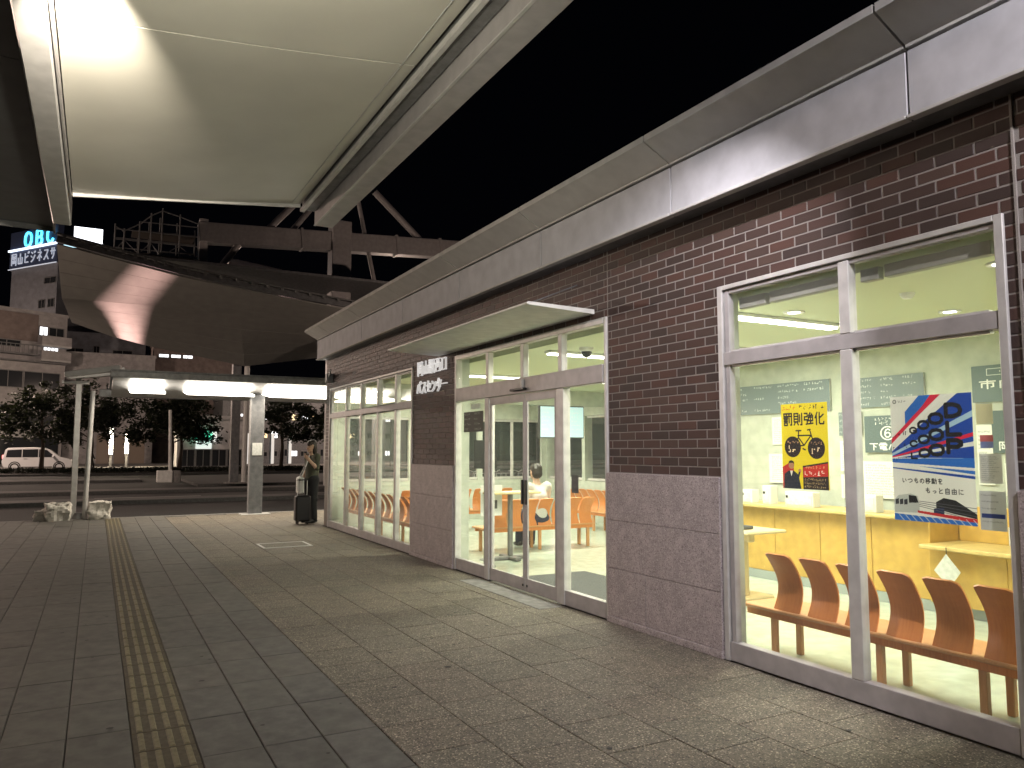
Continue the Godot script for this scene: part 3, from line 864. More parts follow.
func draw_tactile_bar(mb: MB, c: Vector3, h: Vector3) -> void:
	var a := [Vector3(-.016, 0, h.z), Vector3(-.010, .006, h.z - .006), Vector3(.010, .006, h.z - .006), Vector3(.016, 0, h.z)]
	var m := Vector3(1, 1, -1)
	mb.quad(c + a[1], c + a[2], c + a[2] * m, c + a[1] * m, Vector3.UP)
	mb.quad(c + a[0], c + a[1], c + a[1] * m, c + a[0] * m, Vector3(-1, .5, 0))
	mb.quad(c + a[2], c + a[3], c + a[3] * m, c + a[2] * m, Vector3(1, .5, 0))
	mb.quad(c + a[0], c + a[1], c + a[2], c + a[3], Vector3(0, .5, 1))
	mb.quad(c + a[0] * m, c + a[1] * m, c + a[2] * m, c + a[3] * m, Vector3(0, .5, -1))


func draw_brick(mb: MB, c: Vector3, h: Vector3) -> void:
	var b := .003
	var q := func(sy: float, sz: float, i: float, x: float) -> Vector3: return c + Vector3(x, sy * (h.y - i), sz * (h.z - i))
	mb.quad(q.call(-1, -1, b, -h.x), q.call(1, -1, b, -h.x), q.call(1, 1, b, -h.x), q.call(-1, 1, b, -h.x), Vector3.LEFT)
	for s in [[-1, -1, 1, -1], [1, -1, 1, 1], [1, 1, -1, 1], [-1, 1, -1, -1]]:
		var o := Vector3(-1, s[0] + s[2], s[1] + s[3])
		mb.quad(q.call(s[0], s[1], b, -h.x), q.call(s[2], s[3], b, -h.x), q.call(s[2], s[3], 0, -h.x + b), q.call(s[0], s[1], 0, -h.x + b), o)
		mb.quad(q.call(s[0], s[1], 0, -h.x + b), q.call(s[2], s[3], 0, -h.x + b), q.call(s[2], s[3], 0, h.x), q.call(s[0], s[1], 0, h.x), o + Vector3.RIGHT)


func spot(parent: Node3D, at: Vector3, aim: Vector3, energy: float, angle: float, soft: float, size: float, c: Color) -> void:
	var l := SpotLight3D.new()
	l.name = "lamp_light"
	parent.add_child(l)
	l.look_at_from_position(at, aim, Vector3.UP if absf((aim - at).normalized().y) < .95 else Vector3.RIGHT)
	l.light_energy = energy; l.spot_angle = angle; l.spot_angle_attenuation = soft; l.light_size = size
	l.light_color = c; l.spot_range = 60; l.spot_attenuation = 2.0; l.shadow_enabled = true


func omni(parent: Node3D, at: Vector3, energy: float, size: float, c: Color, reach := 80.0) -> void:
	var l := OmniLight3D.new()
	l.name = "lamp_light"
	parent.add_child(l)
	l.position = at - origin_of(parent)
	l.light_energy = energy; l.light_size = size; l.light_color = c; l.omni_range = reach; l.omni_attenuation = 2.0; l.shadow_enabled = true


func area_down(parent: Node3D, at: Vector3, w: float, d: float, energy: float, c: Color) -> void:
	var l := AreaLight3D.new()
	l.name = "lamp_light"
	parent.add_child(l)
	l.position = at - origin_of(parent)
	l.rotation_degrees = Vector3(-90, 0, 0)
	l.area_size = Vector2(w, d)
	l.light_energy = energy; l.light_color = c; l.area_range = 30.0; l.area_attenuation = 2.0; l.shadow_enabled = true


# flat printed sheet facing -x (towards the square)
func print_sheet(called: String, label: String, category: String, x: float, t_far: float, t_near: float, y0: float, y1: float, m: Material, group := "", th := .003, single := false) -> Node3D:
	var o := thing(called, label, category, P(x, y0, (t_far + t_near) / 2), group)
	var mb := MB.new()
	mb.quad(P(x, y1, t_far), P(x, y1, t_near), P(x, y0, t_near), P(x, y0, t_far), Vector3.LEFT, [Vector2(0, 0), Vector2(1, 0), Vector2(1, 1), Vector2(0, 1)])
	part("print", mb, m, o)
	if not single: boxpart("backing", P(x + .0006, y0, t_far), P(x + th, y1, t_near), M.paper, o)
	return o


# ---------------------------------------------------------------- the square
func build_ground() -> void:
	var g := setting("ground")
	boxpart("street_surface", P(-160, -.6, 20.12), P(160, -.15, 320), M.asphalt, g)
	boxpart("street_surface", P(-160, -.6, -30), P(-14, -.15, 20.1), M.asphalt, g)
	var pv := setting("pavement")
	boxpart("bed", P(-13.98, -.5, -30), P(30, -.012, 20.0), M.joint, pv)
	boxpart("kerb", P(-13.98, -.5, 20.0), P(30, .0, 20.12), M.kerb, pv, .01)
	var pieces := []
	rng.seed = 5
	var cols := []
	for k in 12: cols.append([-.08 - .31 * k, .23 - .31 * k])
	for k in 3: cols.append([.53 + .31 * k, .84 + .31 * k])
	for c in cols:
		for k in range(-4, 33):
			var t0: float = .07 + k * .605
			if t0 > 19.9: continue
			var t1 := minf(t0 + .605, 19.985)
			pieces.append([P((c[0] + c[1]) / 2, rng.randf_range(-.0015, .0015), (t0 + t1) / 2), Vector3((c[1] - c[0]) / 2 - .0036, 0, (t1 - t0) / 2 - .0028), "slab%d" % rng.randi_range(0, 3)])
	lay_pieces("paving_slab", pieces, pv, draw_slab)
	var tp := setting("tactile_paving")
	pieces = []
	for k in range(-6, 66):
		pieces.append([P(.38, .001, .15 + k * .301), Vector3(.148, 0, .149), "tactile_base"])
	lay_pieces("tactile_tile", pieces, tp, draw_slab)
	pieces = []
	for k in range(-6, 66):
		for i in 4: pieces.append([P(.38 - .1065 + .071 * i, .001, .15 + k * .301), Vector3(.016, 0, .136), "tactile"])
	lay_pieces("tactile_bar", pieces, tp, draw_tactile_bar)
	var ap := setting("aggregate_paving")
	pieces = []
	for i in 6:
		for k in range(-5, 45):
			var t0: float = .2 + k * .452 + (.226 if i % 2 else .0)
			if t0 > 19.6: continue
			var t1 := minf(t0 + .452, 19.985)
			var x0: float = 1.46 + i * .4517
			pieces.append([P(x0 + .226, rng.randf_range(-.0012, .0012), (t0 + t1) / 2), Vector3(.2235, 0, (t1 - t0) / 2 - .0025), "agg%d" % rng.randi_range(0, 2)])
	for i in 8:                                                    # beyond the hall's end
		for k in range(0, 9):
			var t0 := 16.1 + k * .452
			var t1 := minf(t0 + .452, 19.985)
			if t1 - t0 < .1: continue
			pieces.append([P(4.17 + i * .4517 + .226, 0, (t0 + t1) / 2), Vector3(.2235, 0, (t1 - t0) / 2 - .0025), "agg%d" % rng.randi_range(0, 2)])
	lay_pieces("aggregate_slab", pieces, ap, draw_slab)
	var gm := MB.new()
	for k in 170:
		var c := P(rng.randf_range(-1.4, 4.0), .0045, rng.randf_range(2.6, 17.0))
		if c.x > .2 and c.x < .56: continue
		var ra := rng.randf_range(.008, .02)
		for i in 7:
			gm.flat3(c, c + Vector3(cos(TAU * i / 7), 0, sin(TAU * i / 7)) * ra * (.8 + .35 * fposmod(sin(i * 3.7 + k), 1.0)), c + Vector3(cos(TAU * (i + 1) / 7), 0, sin(TAU * (i + 1) / 7)) * ra * (.8 + .35 * fposmod(sin(((i + 1) % 7) * 3.7 + k), 1.0)), Vector3.UP)
	var gum := part("gum_spots", gm, M.gum, pv)
	gum.set_meta("kind", "stuff")
	var sill := boxpart("threshold_stone", P(3.86, -.02, 6.62), P(4.12, .006, 8.5), M.kerb, ap, .004)
	sill.set_meta("label", "pale stone strip before the sliding doors")
	var cover := thing("manhole_cover", "square floor hatch with pale metal rim in the paving", "hatch", P(2.75, 0, 13.0))
	boxpart("lid", P(2.42, -.02, 12.72), P(3.12, .004, 13.3), M.agg1, cover)
	for e in [[2.4, 12.68, 3.14, 12.72], [2.4, 13.3, 3.14, 13.34], [2.38, 12.68, 2.42, 13.34], [3.12, 12.68, 3.16, 13.34]]:
		boxpart("rim", P(e[0], -.02, e[1]), P(e[2], .007, e[3]), M.alu, cover)
	# kerbed islands in the roadway
	var ti := setting("traffic_islands")
	for b in [[-40, 27.2, 60, 28.6], [-40, 33.6, 60, 35.2], [-60, 45.5, 2.2, 48.5], [4.2, 38.5, 60, 52.0], [-60, 58.5, 60, 68.0]]:
		boxpart("island_kerb", P(b[0], -.3, b[1]), P(b[2], -.02, b[3]), M.island, ti, .02)
	var far := setting("far_pavement")
	boxpart("far_paving", P(-100, -.3, 80.5), P(100, -.03, 100), M.kerb, far, .02)
	var lm := setting("road_markings")
	for k in 6: boxpart("lane_line", P(-20 + k * 9, -.15, 54.6), P(-15 + k * 9, -.146, 54.8), M.lane_paint, lm)
	for k in 5: boxpart("lane_line", P(-14 + k * 7, -.15, 30.9), P(-10.5 + k * 7, -.146, 31.05), M.lane_paint, lm)


# ---------------------------------------------------------------- the hall
const OT := 2.805   # top of the openings

func glazing(b: Node3D, called: String, t0: float, t1: float, mulls: Array, tr0: float, tr1: float, rail: float, label: String) -> void:
	# outer frame, then deeper bars, then panes
	var fr := MB.new()
	fr.box(P(4.178, 0, t0), P(4.262, OT, t0 + .05), .004)
	fr.box(P(4.178, 0, t1 - .05), P(4.262, OT, t1), .004)
	fr.box(P(4.178, OT - .035, t0 + .05), P(4.262, OT, t1 - .05), .004)
	var f := part(called, fr, M.alu, b)
	f.set_meta("label", label)
	var inner := MB.new()
	inner.box(P(4.196, rail, t1 - .105), P(4.252, OT - .04, t1 - .056), .003)
	inner.box(P(4.196, OT - .068, t0 + .052), P(4.252, OT - .043, t1 - .108), .003)
	part("inner_frame", inner, M.alu_warm, f)
	boxpart("bottom_rail", P(4.184, .004, t0 + .053), P(4.258, rail, t1 - .053), M.alu_warm, f, .004)
	boxpart("transom", P(4.184, tr0, t0 + .053), P(4.254, tr1, t1 - .053), M.alu_warm, f, .004)
	var edges := [t0 + .06]
	for m in mulls:
		boxpart("mullion", P(4.182, rail + .001, m - .045), P(4.256, tr0 - .001, m + .045), M.alu, f, .004)
		boxpart("mullion", P(4.182, tr1 + .001, m - .04), P(4.256, OT - .044, m + .04), M.alu, f, .004)
		edges.append(m)
	edges.append(t1 - .06)
	for k in edges.size() - 1:
		boxpart("pane", P(4.222, rail - .01, edges[k]), P(4.228, tr0 + .01, edges[k + 1]), M.glass, f)
		boxpart("pane", P(4.222, tr1 - .01, edges[k]), P(4.228, OT - .05, edges[k + 1]), M.glass, f)
		for y in [tr0 - .014, tr1 + .002]:
			boxpart("glazing_bead", P(4.206, y, edges[k] + .05), P(4.244, y + .012, edges[k + 1] - .05), M.alu, f)


func build_hall() -> void:
	var b := thing("waiting_hall_building", "low dark brick bus hall with glazed front, stone plinth and pale metal cornice", "building", P(6.8, 0, 7))
	# masonry behind the bricks
	var w := MB.new()
	var lining := MB.new()
	w.box(P(4.2, OT, -3), P(4.27, 3.95, 16.0))
	lining.box(P(4.271, OT, -3), P(4.4, 3.95, 15.99))
	for s in [[-3, 2.28], [4.42, 5.9], [9.38, 10.95], [15.68, 16.0]]:
		w.box(P(4.2, 0, s[0]), P(4.27, OT - .001, s[1]))
		lining.box(P(4.271, 0, s[0]), P(4.4, OT - .001, s[1]))
	part("inner_lining", lining, M.wall_in, b)
	var wall := part("brick_wall", w, M.mortar, b)
	rng.seed = 77
	var pieces := []
	var low := [[-3.0, 2.205], [2.222, 2.28], [4.42, 5.885], [9.38, 10.95], [15.68, 16.0]]
	var high := [[-3.0, 2.205], [2.222, 5.885], [5.9, 16.0]]
	for row in 30:
		var y := 1.345 + row * .073
		for r in (low if y < OT - .03 else high):
			for k in range(-16, 74):
				var a := maxf(k * .228 + (.114 if row % 2 else .0) + .027, r[0]); var e := minf(k * .228 + (.114 if row % 2 else .0) + .245, r[1])
				if e - a < .03: continue
				var proud := rng.randf_range(.002, .0038)
				pieces.append([P(4.2 - proud + .01, y + .0365, (a + e) / 2), Vector3(.01, .0321, (e - a) / 2), "brick%d" % rng.randi_range(0, 7)])
	lay_pieces("brick", pieces, wall, draw_brick)
	# stone plinth
	for s in [[4.425, 5.895], [9.385, 10.945], [.0, 2.275]]:
		boxpart("joint_filler", P(4.1695, .03, s[0] + .004), P(4.1995, 1.343, s[1] - .004), M.granite, b)
		boxpart("skirting_stone", P(4.155, .0, s[0]), P(4.2, .055, s[1]), M.granite, b, .003)
		for row in 3:
			var cut: float = s[0] + (s[1] - s[0]) * ([.62, .0, .0][row])
			var spans := [[s[0], cut], [cut, s[1]]] if row == 0 else [[s[0], s[1]]]
			for q in spans:
				boxpart("stone_panel", P(4.162, .058 + row * .429, q[0] + .002), P(4.2, .058 + row * .429 + .425, q[1] - .002), M.granite, b, .003)
	# cornice: vertical panels, flared soffit above, drip bead below, all in lengths
	var cuts := [-3.0, -1.47, .595, 2.66, 4.725, 6.79, 8.855, 10.92, 12.985, 15.05, 16.06]
	for k in cuts.size() - 1:
		var t0: float = cuts[k] + .006; var t1: float = cuts[k + 1] - .006
		boxpart("cornice_panel", P(4.0, 3.45, t0), P(4.04, 3.83, t1), M.panel, b, .004)
		var fl := MB.new()
		fl.xf = Transform3D(Basis(), P(0, 0, 0))
		fl.prism(V2([4.05, 3.845, 3.985, 3.845, 3.985, 3.862, 3.955, 3.875, 3.745, 3.985, 3.73, 3.99, 3.73, 4.04, 4.05, 4.06]), -t0 - .002, -t1 + .002)
		part("cornice_flare", fl, M.panel_cap, b)
		boxpart("drip_bead", P(3.975, 3.425, t0), P(4.04, 3.447, t1), M.panel_cap, b, .003)
	boxpart("cornice_core", P(4.045, 3.43, -3), P(4.2, 4.0, 16.03), M.steel_dark, b)
	boxpart("roof", P(4.21, 3.96, -3), P(10.6, 4.05, 16.0), M.steel_grey, b)
	# front glazing
	glazing(b, "window", 2.28, 4.42, [3.28], 2.19, 2.29, .14, "tall two-bay window beside the posters")
	glazing(b, "window", 10.95, 15.68, [14.49, 13.54, 12.59, 11.7], 2.19, 2.29, .13, "row of five tall window bays at the far end")
	# entrance: fixed side lights, two sliding leaves, deep header
	var fr := MB.new()
	for s in [[5.9, 5.935], [9.33, 9.38]]: fr.box(P(4.178, 0, s[0]), P(4.264, OT, s[1]), .004)
	fr.box(P(4.178, OT - .06, 5.95), P(4.264, OT, 9.33), .004)
	var ent := part("entrance_frame", fr, M.alu, b)
	var header := boxpart("door_header", P(4.172, 2.185, 5.953), P(4.264, 2.36, 9.327), M.alu_warm, ent, .005)
	header.set_meta("label", "deep pinkish grey header over the sliding doors")
	boxpart("door_sensor", P(4.12, 2.215, 7.40), P(4.171, 2.24, 7.72), M.black, ent, .006)
	boxpart("sensor_arm", P(4.14, 2.24, 7.47), P(4.171, 2.34, 7.49), M.alu, ent, .003)
	for m in [8.42, 7.54, 6.73]:
		boxpart("mullion", P(4.184, 2.362, m - .035), P(4.256, OT - .062, m + .035), M.alu, ent, .004)
	var e := [5.955, 6.73, 7.54, 8.42, 9.325]
	for k in 4: boxpart("fanlight_pane", P(4.222, 2.35, e[k]), P(4.228, OT - .055, e[k + 1]), M.glass, ent)
	for s in [[5.953, 6.68], [8.47, 9.327]]:
		boxpart("bottom_rail", P(4.188, .004, s[0]), P(4.256, .15, s[1]), M.alu_warm, ent, .004)
		boxpart("side_pane", P(4.222, .14, s[0]), P(4.228, 2.19, s[1]), M.glass, ent)
	boxpart("door_post", P(4.178, .004, 6.66), P(4.264, 2.183, 6.80), M.alu, ent, .004)
	boxpart("door_post", P(4.178, .004, 8.36), P(4.264, 2.183, 8.47), M.alu, ent, .004)
	for s in [[6.81, 7.48], [7.49, 8.35]]:
		var lf := MB.new()
		lf.box(P(4.192, .012, s[0]), P(4.216, .15, s[1]), .003)
		lf.box(P(4.192, 2.09, s[0]), P(4.216, 2.18, s[1]), .003)
		lf.box(P(4.192, .15, s[0]), P(4.216, 2.09, s[0] + .045), .003)
		lf.box(P(4.192, .15, s[1] - .045), P(4.216, 2.09, s[1]), .003)
		var leaf := part("sliding_door", lf, M.alu_warm, b)
		boxpart("pane", P(4.201, .14, s[0] + .04), P(4.207, 2.10, s[1] - .04), M.glass, leaf)
		var hx: float = s[1] - .04 if s[0] < 7 else s[0] + .04
		boxpart("pull_handle", P(4.172, .95, hx - .018), P(4.191, 1.22, hx + .018), M.black, leaf, .004)
		boxpart("floor_bolt", P(4.186, .06, hx - .012), P(4.1915, .085, hx + .012), M.black, leaf)
	# thin entrance canopy
	var cn := MB.new()
	cn.prism(V2([4.19, 2.86, 4.19, 2.905, 3.46, 2.92, 3.44, 2.912, 3.44, 2.897, 3.47, 2.89]), -6.1, -7.999)
	var can := part("entrance_canopy", cn, M.white_paint, b)
	can.set_meta("label", "thin pale flat canopy over the sliding doors")
	cn = MB.new()
	cn.prism(V2([4.19, 2.86, 4.19, 2.905, 3.46, 2.92, 3.44, 2.912, 3.44, 2.897, 3.47, 2.89]), -8.006, -9.95)
	part("entrance_canopy", cn, M.white_paint, b)
	for t in [6.4, 9.6]:
		var rod := MB.new()
		rod.tube([P(3.55, 2.93, t), P(4.19, 3.2, t)], .008, 6)
		part("tie_rod", rod, M.steel_dark, b)
	# the name over the wall beside the doors, one solid character at a time
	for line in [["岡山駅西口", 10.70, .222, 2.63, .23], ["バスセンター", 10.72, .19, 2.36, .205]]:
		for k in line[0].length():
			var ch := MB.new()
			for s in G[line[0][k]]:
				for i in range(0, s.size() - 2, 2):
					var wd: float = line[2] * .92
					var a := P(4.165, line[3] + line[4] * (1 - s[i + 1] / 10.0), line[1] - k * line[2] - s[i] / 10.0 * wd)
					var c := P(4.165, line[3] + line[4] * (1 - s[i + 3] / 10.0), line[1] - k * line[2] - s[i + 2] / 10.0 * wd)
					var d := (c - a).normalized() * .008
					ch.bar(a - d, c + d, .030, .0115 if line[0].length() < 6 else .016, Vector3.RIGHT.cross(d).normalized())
			var lt := part("sign_character", ch, M.letter_added_glow, b)
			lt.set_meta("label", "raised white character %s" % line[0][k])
	# rooms
	boxpart("floor", P(4.3, -.2, -1), P(10.5, .006, 15.9), M.floor_in, b)
	boxpart("ceiling", P(4.401, 2.72, -1), P(10.5, 2.78, 15.85), M.ceiling, b)
	boxpart("inner_wall", P(7.9, .006, -.99), P(8.05, 2.719, 9.2), M.wall_in, b)
	boxpart("inner_wall", P(8.051, .006, 9.05), P(9.39, 2.719, 9.2), M.wall_in, b)
	var rw := MB.new()
	rw.box(P(9.4, 0, -1), P(9.6, 3.95, 10.9)); rw.box(P(9.4, 0, 10.901), P(9.6, .88, 15.84)); rw.box(P(9.4, 2.3, 10.901), P(9.6, 3.95, 15.84))
	for t in [12.5, 14.1, 15.7]: rw.box(P(9.4, .881, t), P(9.6, 2.299, t + .12))
	part("rear_wall", rw, M.wall_in, b)
	for s in [[10.905, 12.495], [12.625, 14.095], [14.225, 15.695]]:
		var rf := MB.new()
		rf.box(P(9.46, .89, s[0]), P(9.52, .94, s[1])); rf.box(P(9.46, 2.25, s[0]), P(9.52, 2.295, s[1]))
		rf.box(P(9.46, .94, (s[0] + s[1]) / 2 - .025), P(9.52, 2.25, (s[0] + s[1]) / 2 + .025))
		var rear_window := part("rear_window", rf, M.alu, b)
		boxpart("pane", P(9.486, .93, s[0]), P(9.494, 2.26, s[1]), M.glass, rear_window)
	boxpart("end_wall", P(4.41, 0, -1.2), P(9.4, 3.95, -1.0), M.wall_in, b)
	var ew := MB.new()
	ew.box(P(4.41, 0, 15.75), P(9.399, .88, 15.84)); ew.box(P(4.41, 2.25, 15.75), P(9.399, 3.95, 15.84))
	for x in [4.41, 5.95, 7.6, 9.28]: ew.box(P(x, .881, 15.75), P(x + .12, 2.249, 15.84))
	part("end_wall", ew, M.wall_in, b)
	for x in [[4.53, 5.95], [6.07, 7.6], [7.72, 9.28]]:
		var ef := MB.new()
		ef.box(P(x[0], .89, 15.77), P(x[1], .94, 15.83)); ef.box(P(x[0], 2.2, 15.77), P(x[1], 2.245, 15.83))
		ef.box(P((x[0] + x[1]) / 2 - .025, .94, 15.77), P((x[0] + x[1]) / 2 + .025, 2.2, 15.83))
		var end_window := part("end_window", ef, M.alu, b)
		boxpart("pane", P(x[0], .93, 15.796), P(x[1], 2.21, 15.804), M.glass, end_window)
	boxpart("skirting", P(7.885, .006, -.98), P(7.899, .1, 9.2), M.skirting, b)
	boxpart("ceiling_bulkhead", P(4.41, 2.42, 12.9), P(9.39, 2.719, 13.0), M.wall_in, b)
	for s in [[2.4, 3.05], [3.09, 3.22], [3.36, 3.98], [4.02, 4.28]]:
		var bl := boxpart("blind_cassette", P(4.27, 2.62, s[0]), P(4.33, 2.70, s[1]), M.blind, b, .004)
		bl.set_meta("label", "grey roller blind box inside the window head")
	# rolled shutter guide and gutter pipe at the near edge
	boxpart("movement_joint", P(4.188, .0, 2.207), P(4.2, 3.43, 2.22), M.mortar, b)
	var ar := MB.new()
	ar.tube([P(4.12, 3.02, 15.55), P(4.05, 3.06, 15.2), P(3.95, 3.1, 14.8)], .02, 6)
	ar.box(P(4.06, 2.92, 15.45), P(4.19, 3.1, 15.6), .01)
	var cam := part("camera_bracket", ar, M.steel_dark, b)
	cam.set_meta("label", "dark bracket on the brick above the far windows")


func ceiling_lamp(x: float, t: float, len: float, label: String) -> void:
	var o := thing("ceiling_light", label, "ceiling light", P(x, 2.7, t), "linear ceiling lights of the hall")
	boxpart("housing", P(x - len / 2, 2.69, t - .075), P(x + len / 2, 2.7195, t + .075), M.plastic_white, o, .006)
	boxpart("lamp_tube", P(x - len / 2 + .02, 2.672, t - .05), P(x + len / 2 - .02, 2.689, t + .05), M.tube_lamp, o, .004)
	area_down(o, P(x, 2.668, t), len, .12, HALL, Color(1.0, 1.0, .89))


func downlight(x: float, t: float, label: String) -> void:
	var o := thing("downlight", label, "ceiling light", P(x, 2.71, t), "round downlights of the hall")
	var mb := MB.new()
	mb.lathe([[.0, 2.712], [.055, 2.712], [.075, 2.706], [.085, 2.708], [.088, 2.7195]], P(x, 0, t))
	part("trim_ring", mb, M.plastic_white, o)
	mb = MB.new()
	mb.lathe([[.0, 2.706], [.05, 2.709]], P(x, 0, t))
	part("lamp", mb, M.tube_lamp, o)


func bench(label: String, len: float, pitch: float, first: float, count: int, at: Vector3, turn: float, legs: Array, high := .42) -> Node3D:
	var o := thing("waiting_bench", label, "bench", Vector3.ZERO, "plywood waiting benches")
	boxpart("seat", Vector3(-len / 2, .355, -.2), Vector3(len / 2, .38, .22), M.beech, o, .006)
	for z in [-.165, .165]: boxpart("rail", Vector3(-len / 2 + .03, .305, z - .012), Vector3(len / 2 - .03, .354, z + .012), M.ply, o, .003)
	for x in legs:
		for z in [-.14, .12]: boxpart("leg", Vector3(x - .024, .006, z - .02), Vector3(x + .024, .353, z + .02), M.beech, o, .005)
	for k in count:
		var cx := first + pitch * k
		var g := []
		for i in 13:
			var h := i / 12.0
			var row := []
			var half := .117 * (1.0 - .05 * sin(h * PI)) * (.93 if i == 12 else (.98 if i == 11 else 1.0))
			for j in 7:
				var s := j / 3.0 - 1.0
				var z := -.165 + .058 * sin(h * PI * 1.15) - .058 * h * h - .014 * (1 - s * s)
				row.append(Vector3(cx + half * s, .376 + high * h - (.012 if i == 12 and absi(j - 3) == 3 else .0), z))
			g.append(row)
		var mb := MB.new()
		mb.sheet(g, .012)
		part("backrest", mb, M.ply, o)
	o.position = at
	o.rotation.y = turn
	return o


func build_interior() -> void:
	var n := 0
	for q in [[5.3, 4.85, 1.5, "nearest linear light on the hall ceiling by the poster window"], [5.4, 7.75, 1.5, "linear ceiling light above the sliding doors"], [5.6, 10.7, 1.5, "linear ceiling light over the middle bench"], [5.4, 14.4, 1.5, "farthest linear ceiling light by the five-bay window"], [7.2, 10.7, 1.2, "linear ceiling light over the hall's rear benches"], [7.4, 14.2, 1.5, "linear ceiling light in front of the far end windows"], [5.6, 1.7, 1.5, "linear ceiling light at the hall's near end"], [6.2, 6.5, 1.2, "linear ceiling light above the yellow counter"]]:
		ceiling_lamp(q[0], q[1], q[2], q[3])
	downlight(5.17, 4.55, "round downlight left in the upper left pane of the poster window")
	downlight(4.95, 2.72, "bright round downlight in the upper right pane of the poster window")
	downlight(6.3, 3.9, "small round downlight just above the transom of the poster window")
	downlight(6.9, 5.3, "small round downlight over the counter between the grey boards")
	var fd := thing("smoke_detector", "small round white detector on the ceiling behind the poster window", "detector", P(5.3, 2.69, 3.6))
	var mb := MB.new()
	mb.lathe([[0, 2.675], [.03, 2.678], [.05, 2.70], [.055, 2.7195]], P(5.3, 0, 3.6))
	part("housing", mb, M.plastic_white, fd)
	var cc := thing("dome_camera", "dark dome camera on the ceiling behind the fanlight over the doors", "camera", P(4.9, 2.6, 7.3))
	mb = MB.new(); mb.lathe([[.0, 2.60], [.04, 2.615], [.06, 2.65], [.062, 2.67]], P(4.9, 0, 7.3)); part("dome", mb, M.black, cc)
	mb = MB.new(); mb.lathe([[.062, 2.67], [.08, 2.68], [.085, 2.7195]], P(4.9, 0, 7.3)); part("base", mb, M.plastic_white, cc)
	# benches
	bench("wooden bench with curved plywood backs against the poster window", 2.9, .308, -1.115 + .0, 8, P(4.64, .0, 3.05), PI / 2, [-1.3, -.36, .3, 1.18])
	bench("row bench of curved plywood backs along the five-bay window", 4.5, .345, -2.05, 13, P(4.66, .0, 13.3), PI / 2, [-2.15, -1.1, 0.0, 1.1, 2.15])
	bench("orange plywood bench in mid hall seen through the sliding doors", 2.0, .26, -.86, 7, P(6.15, .0, 10.65), PI, [-.9, 0, .9])
	bench("plywood bench on the right by the rear posters", 1.9, .26, -.8, 7, P(8.6, .0, 12.4), PI / 2, [-.85, 0, .85])
	bench("plywood bench in the far back of the hall", 2.4, .3, -1.05, 8, P(6.2, .0, 13.9), PI, [-1.1, 0, 1.1])
	# service counter
	var c := thing("service_counter", "long yellow service counter with a lower desk part", "counter", P(7.3, 0, 5))
	var t := 8.62
	var span := .65
	while t > 5.3:
		boxpart("front_panel", P(7.14, .11, t - span + .004), P(7.17, .86, t - .003), M.counter, c, .003)
		t -= span
	boxpart("counter_top", P(7.02, .862, 4.72), P(7.6, .90, 8.62), M.counter_edge, c, .008)
	boxpart("side_panel", P(7.10, .11, 4.70), P(7.6, .90, 4.718), M.counter, c, .003)
	for k in 4: boxpart("front_panel", P(7.06, .11, 4.69 - .72 * k - .716), P(7.09, .62, 4.69 - .72 * k), M.counter, c, .003)
	boxpart("counter_top", P(6.90, .622, 1.5), P(7.6, .66, 4.69), M.counter_edge, c, .008)
	boxpart("carcass", P(7.18, .012, 2.2), P(7.58, .6, 8.6), M.counter, c)
	boxpart("kick_board", P(7.13, .008, 2.2), P(7.175, .107, 8.6), M.skirting, c)
	boxpart("back_board", P(7.55, .661, 1.5), P(7.58, 1.0, 4.69), M.counter, c, .003)
	# things on and over the counter
	var b1 := image_mat(board_image(512, 128, 41, 5, 4)); var b2 := image_mat(board_image(300, 140, 42, 5, 3)); var b4 := image_mat(board_image(300, 120, 44, 4, 3))
	print_sheet("route_board", "long grey route board with white print left of the posters", "sign board", 7.87, 8.1, 6.42, 2.03, 2.42, b1, "", .02)
	print_sheet("route_board", "grey route board with white print above the blue poster", "sign board", 7.87, 6.02, 5.2, 2.04, 2.39, b2, "", .02)
	var im := Image.create(420, 220, false, Image.FORMAT_RGB8)
	im.fill(Color(.40, .47, .48))
	for s in [[60, 22, 400, 22], [60, 60, 400, 60], [60, 22, 60, 60]]: ink(im, s[0], s[1], s[2], s[3], 3, Color(.92, .94, .92))
	var r := RandomNumberGenerator.new(); r.seed = 6
	small_print(im, 110, 32, 250, 18, Color(.92, .94, .92), r)
	write(im, "市内バス", 24, 84, 74, 60, 7, Color(.95, .96, .95), 1.02)
	write(im, "路線", 190, 154, 66, 56, 6.5, Color(.95, .96, .95), 1.05)
	print_sheet("route_board", "grey board for city bus routes at the right edge of the window", "sign board", 7.87, 4.68, 3.6, 2.03, 2.40, image_mat(im), "", .02)
	for q in [["6", "下電バス", 5.95, 5.36, "grey board with a white ringed number six"], ["7", "岡電バス", 4.5, 3.9, "grey ringed-number board half hidden by the window's right jamb"]]:
		im = Image.create(256, 210, false, Image.FORMAT_RGB8)
		im.fill(Color(.36, .42, .43))
		small_print(im, 60, 12, 140, 18, Color(.93, .94, .93), r); small_print(im, 60, 36, 140, 18, Color(.93, .94, .93), r)
		disc(im, 128, 100, 40, Color(.93, .94, .93)); disc(im, 128, 100, 33, Color(.36, .42, .43))
		write(im, q[0], 102, 72, 52, 56, 7, Color(.95, .96, .95))
		write(im, q[1], 24, 152, 50, 46, 5.5, Color(.95, .96, .95), 1.04)
		print_sheet("platform_board", q[4], "sign board", 7.865, q[2], q[3], 1.52, 1.94, image_mat(im), "", .02)
	print_sheet("route_board", "lower grey route board behind the yellow poster", "sign board", 7.865, 6.3, 6.0, 1.72, 2.0, b4, "", .02)
